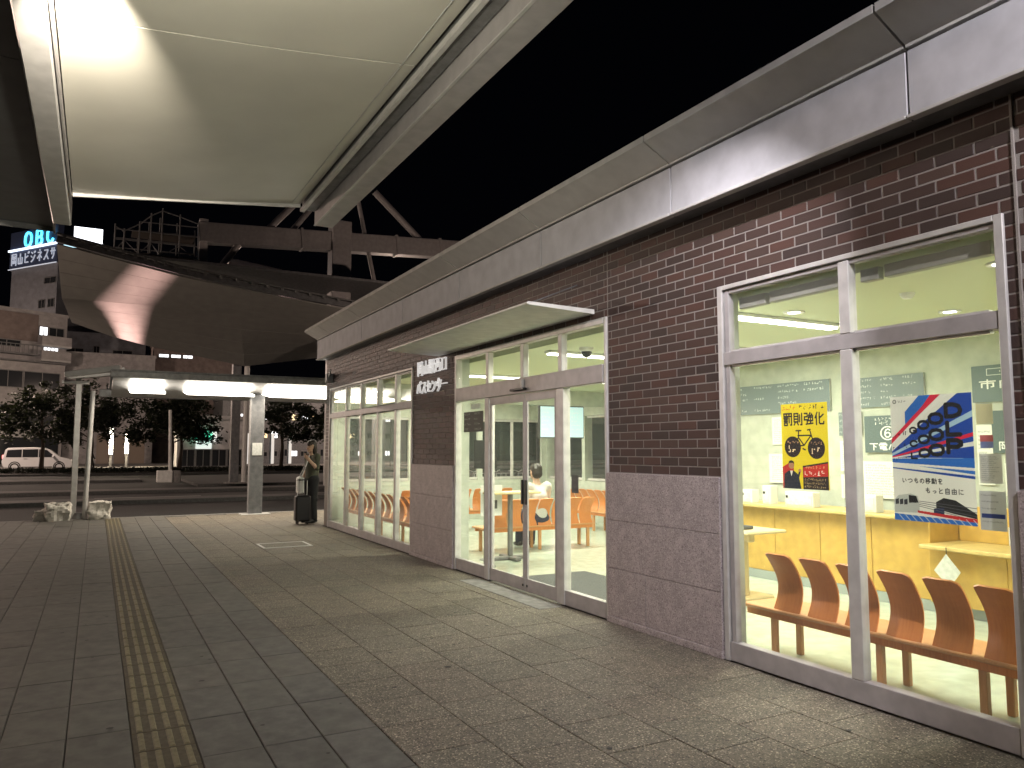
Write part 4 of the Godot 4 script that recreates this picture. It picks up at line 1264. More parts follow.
	var sheets := [[7.35, 6.98, 1.62, 1.98, "upper white notice on the counter wall left of the yellow poster"], [7.42, 6.78, 1.12, 1.5, "wide white notice on the counter wall left of the yellow poster"], [6.3, 6.05, 1.3, 1.66, "white notice on the wall right of the yellow poster"], [6.3, 6.05, .98, 1.26, "low white notice on the wall right of the yellow poster"], [5.3, 4.9, 1.46, 1.9, "tall white sheet on the wall behind the blue poster"], [4.66, 4.5, 1.2, 1.8, "narrow white sheet on the wall beside the half hidden board"], [6.0, 5.5, 1.0, 1.42, "pale sheet on the wall under the ringed number six"], [4.4, 3.9, 1.1, 1.42, "low white sheet on the wall at the window's right jamb"]]
	for k in sheets.size(): print_sheet("wall_notice", sheets[k][4], "notice", 7.872, sheets[k][0], sheets[k][1], sheets[k][2], sheets[k][3], image_mat(sheet_image(60 + k)), "paper notices in the hall")
	var kiosks := [[7.2, 7.02, .16, "small white leaflet box at the counter's left end"], [6.85, 6.72, .22, "upright white leaflet box on the yellow counter"], [6.5, 6.1, .17, "wide white display box on the yellow counter under the yellow poster"], [5.55, 5.3, .18, "small white box on the counter beside the window mullion"]]
	for q in kiosks:
		var o := thing("leaflet_box", q[3], "leaflet box", P(7.2, .9, (q[0] + q[1]) / 2), "boxes on the counter")
		boxpart("case", P(7.14, .9005, q[1]), P(7.26, .9 + q[2], q[0]), M.plastic_white, o, .004)
		boxpart("front_card", P(7.132, .92, q[1] + .02), P(7.139, .9 + q[2] - .03, q[0] - .02), M.paper, o)
		boxpart("dark_knob", P(7.128, .9 + q[2] * .55, q[0] - .05), P(7.139, .9 + q[2] * .55 + .03, q[0] - .02), M.black, o)
	var mo := thing("dark_monitor", "small dark grey screen standing on the low desk", "monitor", P(7.2, .66, 3.75))
	boxpart("foot", P(7.16, .6605, 3.66), P(7.3, .675, 3.84), M.dark_grey, mo, .003)
	boxpart("screen_case", P(7.2, .675, 3.64), P(7.24, .93, 3.87), M.dark_grey, mo, .006)
	var cardholder := thing("desk_card", "white card leaning on the low desk's backboard", "notice", P(7.5, .66, 4.08))
	boxpart("card", P(7.52, .662, 3.95), P(7.535, .83, 4.2), M.paper, cardholder)
	var cl := thing("hanging_paper", "white square sheet hanging by one corner from the low desk", "paper", P(6.885, .3, 4.41))
	mb = MB.new()
	mb.xf = Transform3D(Basis(Vector3.BACK, Vector3.UP, Vector3.LEFT), P(6.885, -.02, 4.41))
	mb.prism(V2([0, .62, .13, .47, .02, .32, -.12, .46]), -.002, .002)
	part("sheet", mb, M.paper, cl)
	mb = MB.new(); mb.tube([P(6.89, .58, 4.41), P(6.89, .66, 4.41)], .004, 6); part("string", mb, M.black, cl)
	var tb := thing("writing_table", "pale round-edged table beside the window bench", "table", P(6.0, 0, 5.75))
	boxpart("top", P(5.72, .70, 5.72), P(6.3, .73, 6.4), M.pale_wood, tb, .012)
	boxpart("leg", P(5.95, .05, 5.98), P(6.02, .70, 6.06), M.pale_wood, tb, .008)
	boxpart("foot", P(5.75, .006, 5.86), P(6.25, .05, 6.18), M.pale_wood, tb, .01)
	boxpart("bracket", P(5.94, .6, 5.9), P(6.03, .699, 5.975), M.pale_wood, tb, .01)
	var ph := thing("telephone", "small grey telephone on the writing table", "telephone", P(5.95, .73, 6.0))
	boxpart("base", P(5.86, .7305, 5.92), P(6.04, .765, 6.1), M.dark_grey, ph, .01)
	mb = MB.new(); mb.tube([P(5.88, .785, 5.95), P(5.95, .795, 6.0), P(6.02, .785, 6.07)], [.018, .013, .018], 8); part("handset", mb, M.black, ph)
	mb = MB.new(); mb.tube([P(5.87, .74, 5.96), P(5.80, .62, 6.0), P(5.84, .35, 6.0), P(5.95, .1, 5.98)], .005, 6); part("cord", mb, M.black, ph)
	# posters on the window glass
	print_sheet("yellow_poster", "yellow bicycle rule poster on the left window pane", "poster", 4.236, 3.87, 3.48, 1.285, 1.868, image_mat(yellow_poster(), .35, .9), "", .003, true)
	print_sheet("blue_poster", "blue, red and white striped transport poster on the right window pane", "poster", 4.236, 3.02, 2.525, 1.135, 1.868, image_mat(loop_poster(), .35, .9), "", .003, true)
	print_sheet("window_note", "small yellow note on the glass right of the blue poster", "notice", 4.236, 2.505, 2.415, 1.69, 1.80, M.note_yellow, "", .003, true)
	im = sheet_image(90, Color(.88, .9, .9), 5)
	for y in range(74, 88):
		for x in range(6, 90): im.set_pixel(x, y, Color(.10, .22, .55))
	print_sheet("window_note", "white notice with a blue band on the glass right of the blue poster", "notice", 4.236, 2.51, 2.37, 1.12, 1.33, image_mat(im, .5, .5), "", .003, true)
	im = Image.create(64, 32, false, Image.FORMAT_RGB8)
	im.fill(Color(.55, .62, .85))
	for y in 16:
		for x in 64: im.set_pixel(x, y, Color(.85, .45, .45))
	print_sheet("window_note", "small red and blue sticker on the glass above the banded notice", "notice", 4.236, 2.49, 2.42, 1.56, 1.63, image_mat(im, .5, .4), "", .003, true)
	print_sheet("window_note", "tall white sheet on the glass under the red and blue sticker", "notice", 4.236, 2.5, 2.38, 1.37, 1.53, image_mat(sheet_image(95), .6, .5), "", .003, true)
	# notices at the doors
	print_sheet("door_notice", "grey-brown lettered notice on the left door pane", "notice", 4.236, 9.2, 8.62, 1.78, 2.04, image_mat(board_image(256, 120, 71, 4, 2, Color(.33, .33, .31)), .6, .3), "", .003, true)
	print_sheet("door_notice", "small pale strip notice at the top of the left door pane", "notice", 4.236, 8.98, 8.70, 2.07, 2.14, M.paper, "", .003, true)
	print_sheet("door_notice", "dark card on the right door pane", "notice", 4.236, 6.60, 6.47, 1.12, 1.30, M.dark_grey, "", .003, true)
	print_sheet("door_notice", "small white card on the right sliding leaf", "notice", 4.21, 7.3, 7.25, 1.35, 1.40, M.paper, "", .003, true)
	for q in [[4.62, 9.35, 1.30, 1.68, "black notice stand with a white slip inside the left door pane"], [4.96, 9.85, .62, 1.05, "lower pale notice stand behind the left door pane"]]:
		var o := thing("notice_stand", q[4], "sign stand", P(q[0], .006, q[1]))
		mb = MB.new(); mb.tube([P(q[0], .02, q[1]), P(q[0], q[3], q[1])], .014, 8); part("post", mb, M.steel_grey, o)
		mb = MB.new(); mb.lathe([[0, .025], [.14, .022], [.16, .008], [.16, .006]], P(q[0], 0, q[1])); part("base", mb, M.steel_grey, o)
		boxpart("board", P(q[0] - .17, q[2], q[1] - .025), P(q[0] + .17, q[3], q[1] - .015), M.black if q[2] > 1 else M.plastic_white, o, .004)
		boxpart("slip", P(q[0] - .02, q[2] + .1, q[1] - .03), P(q[0] + .09, q[2] + .22, q[1] - .0255), M.paper if q[2] > 1 else M.dark_grey, o)
	var st := thing("standing_table", "slim high table with a steel post behind the sliding door", "table", P(5.2, .006, 9.7))
	boxpart("top", P(4.82, .93, 9.55), P(5.62, .96, 9.95), M.pale_wood, st, .008)
	for x in [5.22]: boxpart("post", P(x - .03, .06, 9.72), P(x + .03, .93, 9.78), M.steel_grey, st, .006)
	boxpart("foot", P(4.92, .012, 9.70), P(5.5, .06, 9.80), M.steel_grey, st, .008)
	boxpart("foot", P(5.17, .0125, 9.5), P(5.27, .058, 10.0), M.steel_grey, st, .008)
	var ft := thing("floor_mat", "grey entrance mat inside the sliding doors", "mat", P(5.0, .006, 7.4))
	boxpart("pile", P(4.5, .006, 6.5), P(5.55, .014, 8.35), M.mat_grey, ft, .004)
	# screen hung from the ceiling, posters on the rear wall
	var tv := thing("hanging_screen", "large pale blue screen hung from the hall ceiling", "screen", P(8.1, 1.8, 13.2))
	boxpart("case", P(7.58, 1.78, 12.95), P(8.62, 2.42, 13.02), M.dark_grey, tv, .008)
	im = board_image(256, 160, 81, 7, 3, Color(.80, .93, .96))
	var scr := MB.new()
	scr.quad(P(7.6, 2.4, 12.945), P(8.6, 2.4, 12.945), P(8.6, 1.8, 12.945), P(7.6, 1.8, 12.945), Vector3.BACK, [Vector2(0, 0), Vector2(1, 0), Vector2(1, 1), Vector2(0, 1)])
	part("screen", scr, image_mat(im, .3, .0, .55), tv)
	for x in [7.9, 8.3]:
		mb = MB.new(); mb.tube([P(x, 2.42, 12.98), P(x, 2.719, 12.98)], .015, 6); part("hanger", mb, M.steel_grey, tv)
	var kinds := [[10.2, 9.6, .95, 1.9, Color(.85, .87, .86), "white timetable on the rear wall behind the right pane"], [10.9, 10.35, 1.25, 1.75, Color(.35, .60, .80), "blue picture poster on the rear wall behind the right pane"], [11.0, 10.75, 1.8, 1.95, Color(.88, .82, .12), "yellow strip above the blue picture poster"]]
	for k in kinds.size():
		var q = kinds[k]
		print_sheet("wall_poster", q[5], "poster", 9.385, q[0], q[1], q[2], q[3], image_mat(sheet_image(120 + k, q[4], 9)), "posters on the hall's rear wall")
	var gate := thing("ticket_machine", "tall white ticket machine with a blue screen by the rear wall", "ticket machine", P(9.0, .006, 10.0))
	boxpart("cabinet", P(8.75, .006, 9.4), P(9.3, 1.55, 10.0), M.plastic_white, gate, .015)
	boxpart("screen", P(8.742, 1.0, 9.48), P(8.7495, 1.35, 9.92), glow(Color(.25, .55, .8), .5), gate)
	boxpart("slot_panel", P(8.742, .7, 9.5), P(8.7495, .92, 9.9), M.dark_grey, gate)


# ---------------------------------------------------------------- canopies over the square
func flood(label: String, at: Vector3, aim: Vector3, hang: Vector3, energy: float, angle: float, soft: float, size: float, c: Color) -> void:
	var o := thing("floodlight", label, "floodlight", at)
	var d := (aim - at).normalized()
	var mb := MB.new(); mb.bar(at - d * .20, at - d * .03, .20, .14, Vector3.UP, .01); part("housing", mb, M.steel_grey, o)
	mb = MB.new(); mb.bar(at - d * .029, at - d * .012, .17, .11, Vector3.UP, .003); part("lamp_glass", mb, glow(c, 6.0), o)
	mb = MB.new(); mb.bar(at - d * .12, hang, .03, .03); part("bracket", mb, M.steel_grey, o)
	spot(o, at + d * .01, aim, energy, angle, soft, size, c)


func build_canopies() -> void:
	# the big pale one overhead
	var o := thing("overhead_canopy", "large pale canopy overhead with a brightly lit underside", "canopy", P(1.0, 4.2, 3))
	for s in [[-3.0, 1.49], [1.505, 5.49], [5.505, 9.38]]:
		var g := []
		for i in 9:
			var row := []
			for j in 2:
				var x := lerpf(-.34, 2.09, i / 8.0)
				row.append(P(x, 4.36 + .25 * i / 8.0 - .02 * sin(PI * i / 8.0), s[j]))
			g.append(row)
		var mb := MB.new()
		mb.sheet(g, .08)
		part("soffit_panel", mb, M.canopy_white, o)
	var mb := MB.new(); mb.bar(P(-.34, 4.335, 9.40), P(2.09, 4.585, 9.40), .03, .11); part("end_trim", mb, M.beam_light, o)
	boxpart("gutter_beam", P(-.56, 4.2, -3), P(-.37, 4.5, 10.35), M.beam_light, o, .012)
	boxpart("edge_beam", P(2.30, 4.36, -3), P(2.53, 4.66, 9.52), M.beam, o, .01)
	boxpart("edge_angle", P(2.288, 4.352, -3), P(2.312, 4.362, 9.50), M.beam_light, o)
	boxpart("gutter_channel", P(2.13, 4.52, -3), P(2.285, 4.66, 9.45), M.steel_grey, o)
	boxpart("bright_rail", P(2.10, 4.485, -3), P(2.155, 4.535, 9.44), M.beam_light, o, .008)
	boxpart("gutter_strip", P(-.36, 4.23, -3), P(-.345, 4.31, 9.4), M.beam, o)
	mb = MB.new(); mb.tube([P(1.98, 4.55, -3), P(1.98, 4.55, 9.3)], .005, 6); part("conduit", mb, M.beam_light, o)
	for t in [4.1, 4.75, 5.6, 6.7, 8.0]: boxpart("bolt_plate", P(2.531, 4.40, t), P(2.539, 4.45, t + .05), M.beam_light, o)
	for x in [-.47, 2.41]: boxpart("column", P(x - .09, 0, -2.4), P(x + .09, 4.36 if x > 0 else 4.199, -2.2), M.beam, o, .01)
	boxpart("roof_sheet", P(-.5, 4.68, -3), P(2.5, 4.72, 9.4), M.steel_grey, o)
	# the dark one beyond the left gutter
	o = thing("side_canopy", "dark grey canopy panel at the upper left corner", "canopy", P(-2, 4.3, 4))
	for s in [[-3.0, .6], [.61, 6.6], [6.61, 11.5]]:
		mb = MB.new(); mb.bar(P(-2.31, 4.55, s[0]), P(-2.31, 4.55, s[1]), 3.42, .06, Vector3(.04, 1, 0)); part("soffit_panel", mb, M.canopy_grey, o)
	boxpart("rim", P(-.605, 4.36, -3), P(-.585, 4.55, 11.5), M.steel_grey, o)
	boxpart("end_rim", P(-4, 4.40, 11.51), P(-.6, 4.70, 11.55), M.steel_dark, o)
	for t in [-2.6, 3.0]: boxpart("column", P(-3.9, 0, t), P(-3.7, 4.56, t + .2), M.steel_grey, o, .01)
	flood("uplight under the overhead canopy beside its left gutter", P(-.19, 4.08, 4.5), P(-.26, 4.37, 6.0), P(-.4, 4.19, 4.3), UPLIGHT, 25.0, 1.0, .03, Color(1.0, .95, .87))
	flood("added wide uplight under the overhead canopy behind the viewer", P(.3, 3.3, 2.4), P(.5, 4.4, 5.2), P(-.4, 4.19, 2.3), SPILL, 65.0, 1.0, .1, Color(1.0, .97, .88))  # second fixture, unseen, added to spread glow over soffit and hall front
	flood("floodlight with an added side shade on the canopy's edge beam", P(2.82, 4.42, 3.35), P(3.5, .0, 5.4), P(2.535, 4.5, 3.35), FACADE, 51.0, .7, .01, Color(1.0, .97, .985))
	boxpart("added_side_shade", P(2.62, 4.27, 3.334), P(3.02, 4.62, 3.338), M.steel_grey, get_node("floodlight_002"))  # plate added out of view to cut this lamp off the nearer pavement
	flood("floodlight on the canopy's edge beam behind the viewer", P(2.82, 4.42, -.6), P(4.2, 2.7, 2.7), P(2.535, 4.5, -.6), FACADE * 1.9, 36.0, .8, .04, Color(1.0, .97, .985))
	# the folded canopy across the roadway
	o = thing("folded_canopy", "wide folded grey canopy across the roadway with a slanting light streak", "canopy", P(5.9, 0, 38))
	var rows := [
		[P(-1.47, 8.55, 30), P(.78, 8.15, 30), P(2.42, 7.86, 30), P(5.25, 7.51, 30), P(7.94, 7.25, 30), P(11, 6.95, 30)],
		[P(-1.34, 7.13, 32.4), P(.06, 7.13, 32.4), P(1.42, 7.14, 32.4), P(4.9, 7.0, 32.4), P(8.59, 6.75, 32.4), P(12, 6.5, 32.4)],
		[P(-1.12, 6.92, 37), P(.39, 6.43, 37), P(1.89, 6.09, 37), P(5.89, 5.42, 37), P(9.84, 6.11, 37), P(12.5, 6.4, 37)]]
	for k in 2:
		for i in 5:
			for s in 4:
				var a: Vector3 = rows[k][i].lerp(rows[k + 1][i], s / 4.0); var b: Vector3 = rows[k][i + 1].lerp(rows[k + 1][i + 1], s / 4.0)
				var c: Vector3 = rows[k][i + 1].lerp(rows[k + 1][i + 1], s / 4.0 + .246); var d: Vector3 = rows[k][i].lerp(rows[k + 1][i], s / 4.0 + .246)
				mb = MB.new(); mb.sheet([[a, b], [d, c]], .05); part("soffit_panel", mb, M.roof_film, o)
	for i in 5:
		mb = MB.new(); mb.bar(rows[0][i] + Vector3(0, .16, .06), rows[0][i + 1] + Vector3(0, .16, .06), .14, .22); part("front_beam", mb, M.steel_dark, o)
		mb = MB.new(); mb.bar(rows[0][i] + Vector3(0, .34, .02), rows[0][i + 1] + Vector3(0, .34, .02), .3, .06); part("gutter_edge", mb, M.steel_grey, o)
		mb = MB.new(); mb.bar(rows[2][i] + Vector3(0, .06, -.05), rows[2][i + 1] + Vector3(0, .06, -.05), .1, .12); part("rear_beam", mb, M.steel_dark, o)
		for s in 5:
			var at: Vector3 = rows[0][i].lerp(rows[0][i + 1], (s + .5) / 5.0)
			boxpart("gutter_bracket", at + Vector3(-.05, .2, .1), at + Vector3(.05, .32, .2), M.steel_grey, o)
	boxpart("column", P(5.5, -.02, 37.8), P(5.88, 5.6, 38.2), M.steel_dark, o, .02)
	mb = MB.new(); mb.tube([P(6.12, -.02, 37.8), P(6.12, 5.5, 37.8)], .12, 10); part("drain_pipe", mb, M.alu, o)
	boxpart("column_base", P(5.3, -.02, 37.6), P(6.4, .06, 38.4), M.kerb, o, .02)
	boxpart("roof_deck", P(-1.0, 8.62, 31), P(11, 8.72, 36.5), M.steel_dark, o)
	# slotted floodlight added to draw the streak, unseen left of the picture
	var src := P(-12, .5, 40.3)
	var aim := P(.74, 7.135, 32.4)
	var nrm := Vector3(-1.879, 4.916, -1.0985).normalized()
	var d := (aim - src).normalized()
	var side := nrm.cross(d).normalized()
	var sl := thing("added_slot_floodlight", "added slotted floodlight on a low post beside the roadway", "floodlight", P(-12, -.15, 40.3))
	for k in [-1.0, 1.0]:
		mb = MB.new(); mb.bar(src + d * .5 + nrm * k * .3128 - side * .6, src + d * .5 + nrm * k * .3128 + side * .6, .02, .62, nrm); part("blade", mb, M.black, sl)
	mb = MB.new(); mb.bar(src - d * .25, src - d * .05, .3, .2, nrm); part("housing", mb, M.steel_grey, sl)
	mb = MB.new(); mb.bar(src - d * .049, src - d * .02, .1, .1, nrm); part("lamp_glass", mb, glow(Color(1, .8, .76), 4.0), sl)
	for k in [-.25, .55]: boxpart("post", src + d * k + Vector3(-.03, -.65 - d.y * k, -.03) - side * .0, src + d * k + Vector3(.03, -.1 - (.3 if k > 0 else .0), .03), M.steel_grey, sl)
	spot(sl, src, aim, STREAK, 24.0, .3, .003, Color(1.0, .80, .77))
	# scaffold on that canopy's roof
	o = thing("scaffold", "thin tube scaffold standing on the folded canopy's roof", "scaffold", P(1.8, 8.72, 33.4))
	var top := [[.3, 10.3], [.62, 10.15], [1.15, 10.5], [1.55, 10.9], [1.95, 11.15], [2.6, 11.0], [3.3, 10.8]]
	for q in top:
		for z in [33.0, 34.4]:
			mb = MB.new(); mb.tube([P(q[0], 8.72, z), P(q[0], q[1], z)], .03, 6); part("standard", mb, M.steel_grey, o)
	for y in [9.2, 9.7, 10.1, 10.5]:
		for z in [33.0, 34.4]:
			var x0 := .3 if y < 10.3 else 1.15
			mb = MB.new(); mb.tube([P(x0, y, z), P(3.3, y + .06, z)], .025, 6); part("ledger", mb, M.steel_grey, o)
	for k in top.size() - 1:
		mb = MB.new(); mb.tube([P(top[k][0], 9.2 + .5 * (k % 2), 33.0), P(top[k + 1][0], 9.7 - .5 * (k % 2), 33.0)], .018, 6); part("diagonal", mb, M.steel_grey, o)
		mb = MB.new(); mb.tube([P(top[k][0], top[k][1] - .1, 33.0), P(top[k + 1][0], top[k + 1][1] - .1, 33.0)], .025, 6); part("ledger", mb, M.steel_grey, o)
	for y in [9.25, 10.15]: boxpart("plank", P(.9, y, 33.1), P(3.2, y + .04, 34.3), M.bark, o)
	# heavy steel frame beyond
	o = thing("steel_frame", "dark steel frame of a column and a long beam above the hall's far corner", "steel frame", P(9.4, -.15, 34))
	boxpart("column", P(8.95, -.15, 33.6), P(9.83, 11.9, 34.4), M.beam, o, .03)
	mb = MB.new(); mb.bar(P(3.4, 10.6, 34.0), P(16.5, 11.4, 34.0), .6, .85, Vector3.UP, .03); part("beam", mb, M.beam, o)
	for k in 4:
		mb = MB.new(); mb.bar(P(7.6 + k * 2.2, 10.86 + k * .134, 34.0), P(7.7 + k * 2.2, 10.87 + k * .134, 34.0), .68, .93); part("splice_plate", mb, M.beam, o)
	boxpart("post", P(3.42, 8.3, 33.8), P(3.76, 11.2, 34.2), M.beam, o, .02)
	for q in [[P(11.0, 13.6, 34), P(13.4, 11.5, 34), .16], [P(10.0, 14.0, 34), P(11.1, 9.1, 34), .1], [P(5.6, 10.4, 34), P(7.7, 12.9, 34), .14], [P(7.0, 10.9, 34.2), P(8.6, 13.1, 34.2), .12], [P(5.0, 10.3, 34), P(4.3, 9.2, 34), .14]]:
		mb = MB.new(); mb.tube([q[0], q[1]], q[2], 8); part("brace", mb, M.beam, o)
	mb = MB.new(); mb.tube([P(4.7, 9.9, 36), P(7.2, 9.6, 36)], .3, 10); part("duct", mb, M.beam, o)


func build_shelter() -> void:
	var o := thing("bus_shelter", "low flat bus shelter with a glowing soffit at the pavement's end", "shelter", P(2.5, 0, 19.8))
	var mb := MB.new()
	mb.sheet([[P(.25, 3.10, 18.3), P(7.0, 3.10, 18.3)], [P(.25, 2.83, 20.5), P(7.0, 2.83, 20.5)]], .04); part("soffit", mb, M.beam_light, o)
	mb = MB.new()
	mb.sheet([[P(.2, 3.235, 18.25), P(7.05, 3.235, 18.25)], [P(.2, 3.0, 20.6), P(7.05, 3.0, 20.6)]], .05); part("roof", mb, M.steel_grey, o)
	boxpart("fascia", P(.2, 3.085, 18.2), P(7.05, 3.22, 18.26), M.steel_grey, o, .01)
	boxpart("rear_fascia", P(.0, 2.80, 20.52), P(7.05, 2.98, 20.6), M.steel_grey, o, .01)
	for s in [[.6, 1.3], [1.75, 3.2], [3.55, 6.7]]:
		mb = MB.new(); mb.bar(P(s[0], 2.90, 19.35), P(s[1], 2.90, 19.35), 1.5, .05, Vector3(0, 2.2, .27)); part("light_panel", mb, M.shelter_lamp, o)
		area_down(o, P((s[0] + s[1]) / 2, 2.79, 19.35), s[1] - s[0], 1.3, SHELTER * (s[1] - s[0]), Color(1.0, .93, .82))
	for q in [[P(-.65, 3.24, 20.2), P(.52, 3.40, 20.2), .16, .18], [P(-.65, 3.16, 19.0), P(.4, 3.32, 18.6), .12, .12]]:
		mb = MB.new(); mb.bar(q[0], q[1], q[2], q[3], Vector3.UP, .01); part("end_arm", mb, M.beam_light, o)
	boxpart("crossbar", P(-.75, 3.05, 20.12), P(-.2, 3.13, 20.3), M.beam_light, o, .01)
	boxpart("post", P(-.47, 0, 20.14), P(-.35, 3.2, 20.28), M.beam_light, o, .012)
	mb = MB.new(); mb.tube([P(-.18, 0, 20.1), P(-.12, 2.9, 20.1)], .055, 10); part("drain_pipe", mb, M.beam_light, o)
	mb = MB.new(); mb.lathe([[.0, .14], [.10, .13], [.14, .03], [.15, 0]], P(-.3, 0, 20.2)); part("base_plate", mb, M.steel_grey, o)
	boxpart("post", P(3.28, 0, 19.48), P(3.60, 2.90, 19.72), M.steel_dark, o, .012)
	boxpart("base_plate", P(3.1, 0, 19.35), P(3.78, .02, 19.85), M.beam_light, o, .004)
	boxpart("post", P(6.4, 0, 19.48), P(6.7, 2.90, 19.72), M.steel_grey, o, .012)
	var pl := boxpart("stop_plate", P(3.33, 1.42, 19.465), P(3.56, 1.72, 19.478), M.paper, o, .003)
	pl.set_meta("label", "small white notice on the shelter post")
	# rough stone blocks
	rng.seed = 40
	for q in [[-.98, 20.05, .17, .24, "smallest rough stone block, leftmost at the pavement's end"], [-.70, 19.85, .25, .40, "rough stone block left of the shelter's front post"], [.12, 19.9, .22, .40, "rough stone block right of the shelter's front post"]]:
		var st := thing("stone_block", q[4], "stone block", P(q[0], 0, q[1]), "rough stones at the pavement's end")
		var f := FastNoiseLite.new(); f.seed = rng.randi(); f.frequency = 2.6; f.fractal_octaves = 3
		mb = MB.new()
		var n := 10
		for ax in 3:
			for s in [-1.0, 1.0]:
				for i in n:
					for j in n:
						var pts := []
						for c in [[i, j], [i + 1, j], [i + 1, j + 1], [i, j + 1]]:
							var u := Vector3(); u[ax] = s; u[(ax + 1) % 3] = c[0] * 2.0 / n - 1; u[(ax + 2) % 3] = c[1] * 2.0 / n - 1
							var w := u.lerp(u.normalized() * 1.25, .34)
							w *= 1.0 + .34 * f.get_noise_3dv(u * .35) + .03 * f.get_noise_3dv(u * 1.6)
							pts.append(P(q[0], q[3] / 2 - .02, q[1]) + Vector3(w.x * q[2] * .95, w.y * q[3] / 2, w.z * .2))
						mb.quad(pts[0], pts[1], pts[2], pts[3], (pts[0] + pts[2]) / 2 - P(q[0], q[3] / 2, q[1]))
		part("rock", mb, M.stone, st)


# ---------------------------------------------------------------- street
func tree(label: String, base: Vector3, h: float, w: float, crown0: float, seed_no: int) -> void:
	var o := thing("street_tree", label, "tree", base, "trees along the street")
	var r := RandomNumberGenerator.new(); r.seed = seed_no
	var mb := MB.new()
	var top := base + Vector3(r.randf_range(-.2, .2), h * .8, 0)
	mb.tube([base, base.lerp(top, .35) + Vector3(.08, 0, .05), base.lerp(top, .7) - Vector3(.06, 0, 0), top], [.17, .12, .08, .03], 8)
	var ends := [top]
	for k in 12:
		var s := base.lerp(top, r.randf_range(.35, .9))
		var a := r.randf() * TAU
		var e := s + Vector3(cos(a) * w * r.randf_range(.25, .48), r.randf_range(.3, 1.0), sin(a) * w * r.randf_range(.25, .48))
		mb.tube([s, s.lerp(e, .5) + Vector3(0, .1, 0), e], [.05, .035, .012], 6)
		ends.append(e)
	part("trunk", mb, M.bark, o)
	var cl := []
	for k in 66:
		var e: Vector3 = ends[r.randi() % ends.size()]
		var c := e + Vector3(r.randfn() * w * .12, r.randfn() * h * .07, r.randfn() * w * .12)
		c.y = maxf(c.y, base.y + crown0)
		cl.append([c, r.randf_range(.25, .62)])
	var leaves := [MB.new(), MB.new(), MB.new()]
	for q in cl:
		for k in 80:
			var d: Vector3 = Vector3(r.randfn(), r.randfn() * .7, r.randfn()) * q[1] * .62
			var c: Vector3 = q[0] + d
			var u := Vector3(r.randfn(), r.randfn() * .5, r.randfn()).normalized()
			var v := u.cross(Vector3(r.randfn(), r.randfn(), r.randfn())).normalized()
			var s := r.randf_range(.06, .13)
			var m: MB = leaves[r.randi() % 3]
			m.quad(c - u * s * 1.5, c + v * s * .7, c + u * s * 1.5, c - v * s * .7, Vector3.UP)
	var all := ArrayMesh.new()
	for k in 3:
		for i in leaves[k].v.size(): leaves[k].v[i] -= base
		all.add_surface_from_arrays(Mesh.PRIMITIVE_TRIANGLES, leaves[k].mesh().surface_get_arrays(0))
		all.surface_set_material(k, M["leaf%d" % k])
	var cr := MeshInstance3D.new()
	cr.name = "crown"; cr.mesh = all
	o.add_child(cr)


# a block with its own axes: x along the face seen, z towards the viewer, origin at the face's lower left corner
func block(called: String, label: String, base: Vector3, turn: float, w: float, h: float, d: float, m: Material) -> Node3D:
	var o := thing(called, label, "building", Vector3.ZERO)
	boxpart("wall", Vector3(0, 0, -d), Vector3(w, h, 0), m, o)
	boxpart("parapet", Vector3(-.1, h, -d - .1), Vector3(w + .1, h + .35, .1), m, o)
	o.set_meta("at", [base, turn])
	return o


func settle(o: Node3D) -> void:
	var a = o.get_meta("at")
	o.position = a[0]; o.rotation.y = a[1]
	o.remove_meta("at")


func pane(o: Node3D, x0: float, y0: float, x1: float, y1: float, lit: Material = null) -> void:
	var mb := MB.new()
	for e in [[x0 - .08, y0 - .08, x1 + .08, y0], [x0 - .08, y1, x1 + .08, y1 + .08], [x0 - .08, y0, x0, y1], [x1, y0, x1 + .08, y1], [(x0 + x1) / 2 - .03, y0, (x0 + x1) / 2 + .03, y1]]:
		mb.box(Vector3(e[0], e[1], .002), Vector3(e[2], e[3], .09))
	var f := part("window", mb, M.steel_grey, o)
	boxpart("pane", Vector3(x0, y0, .003), Vector3(x1, y1, .03), lit if lit else M.dark_glass, f)


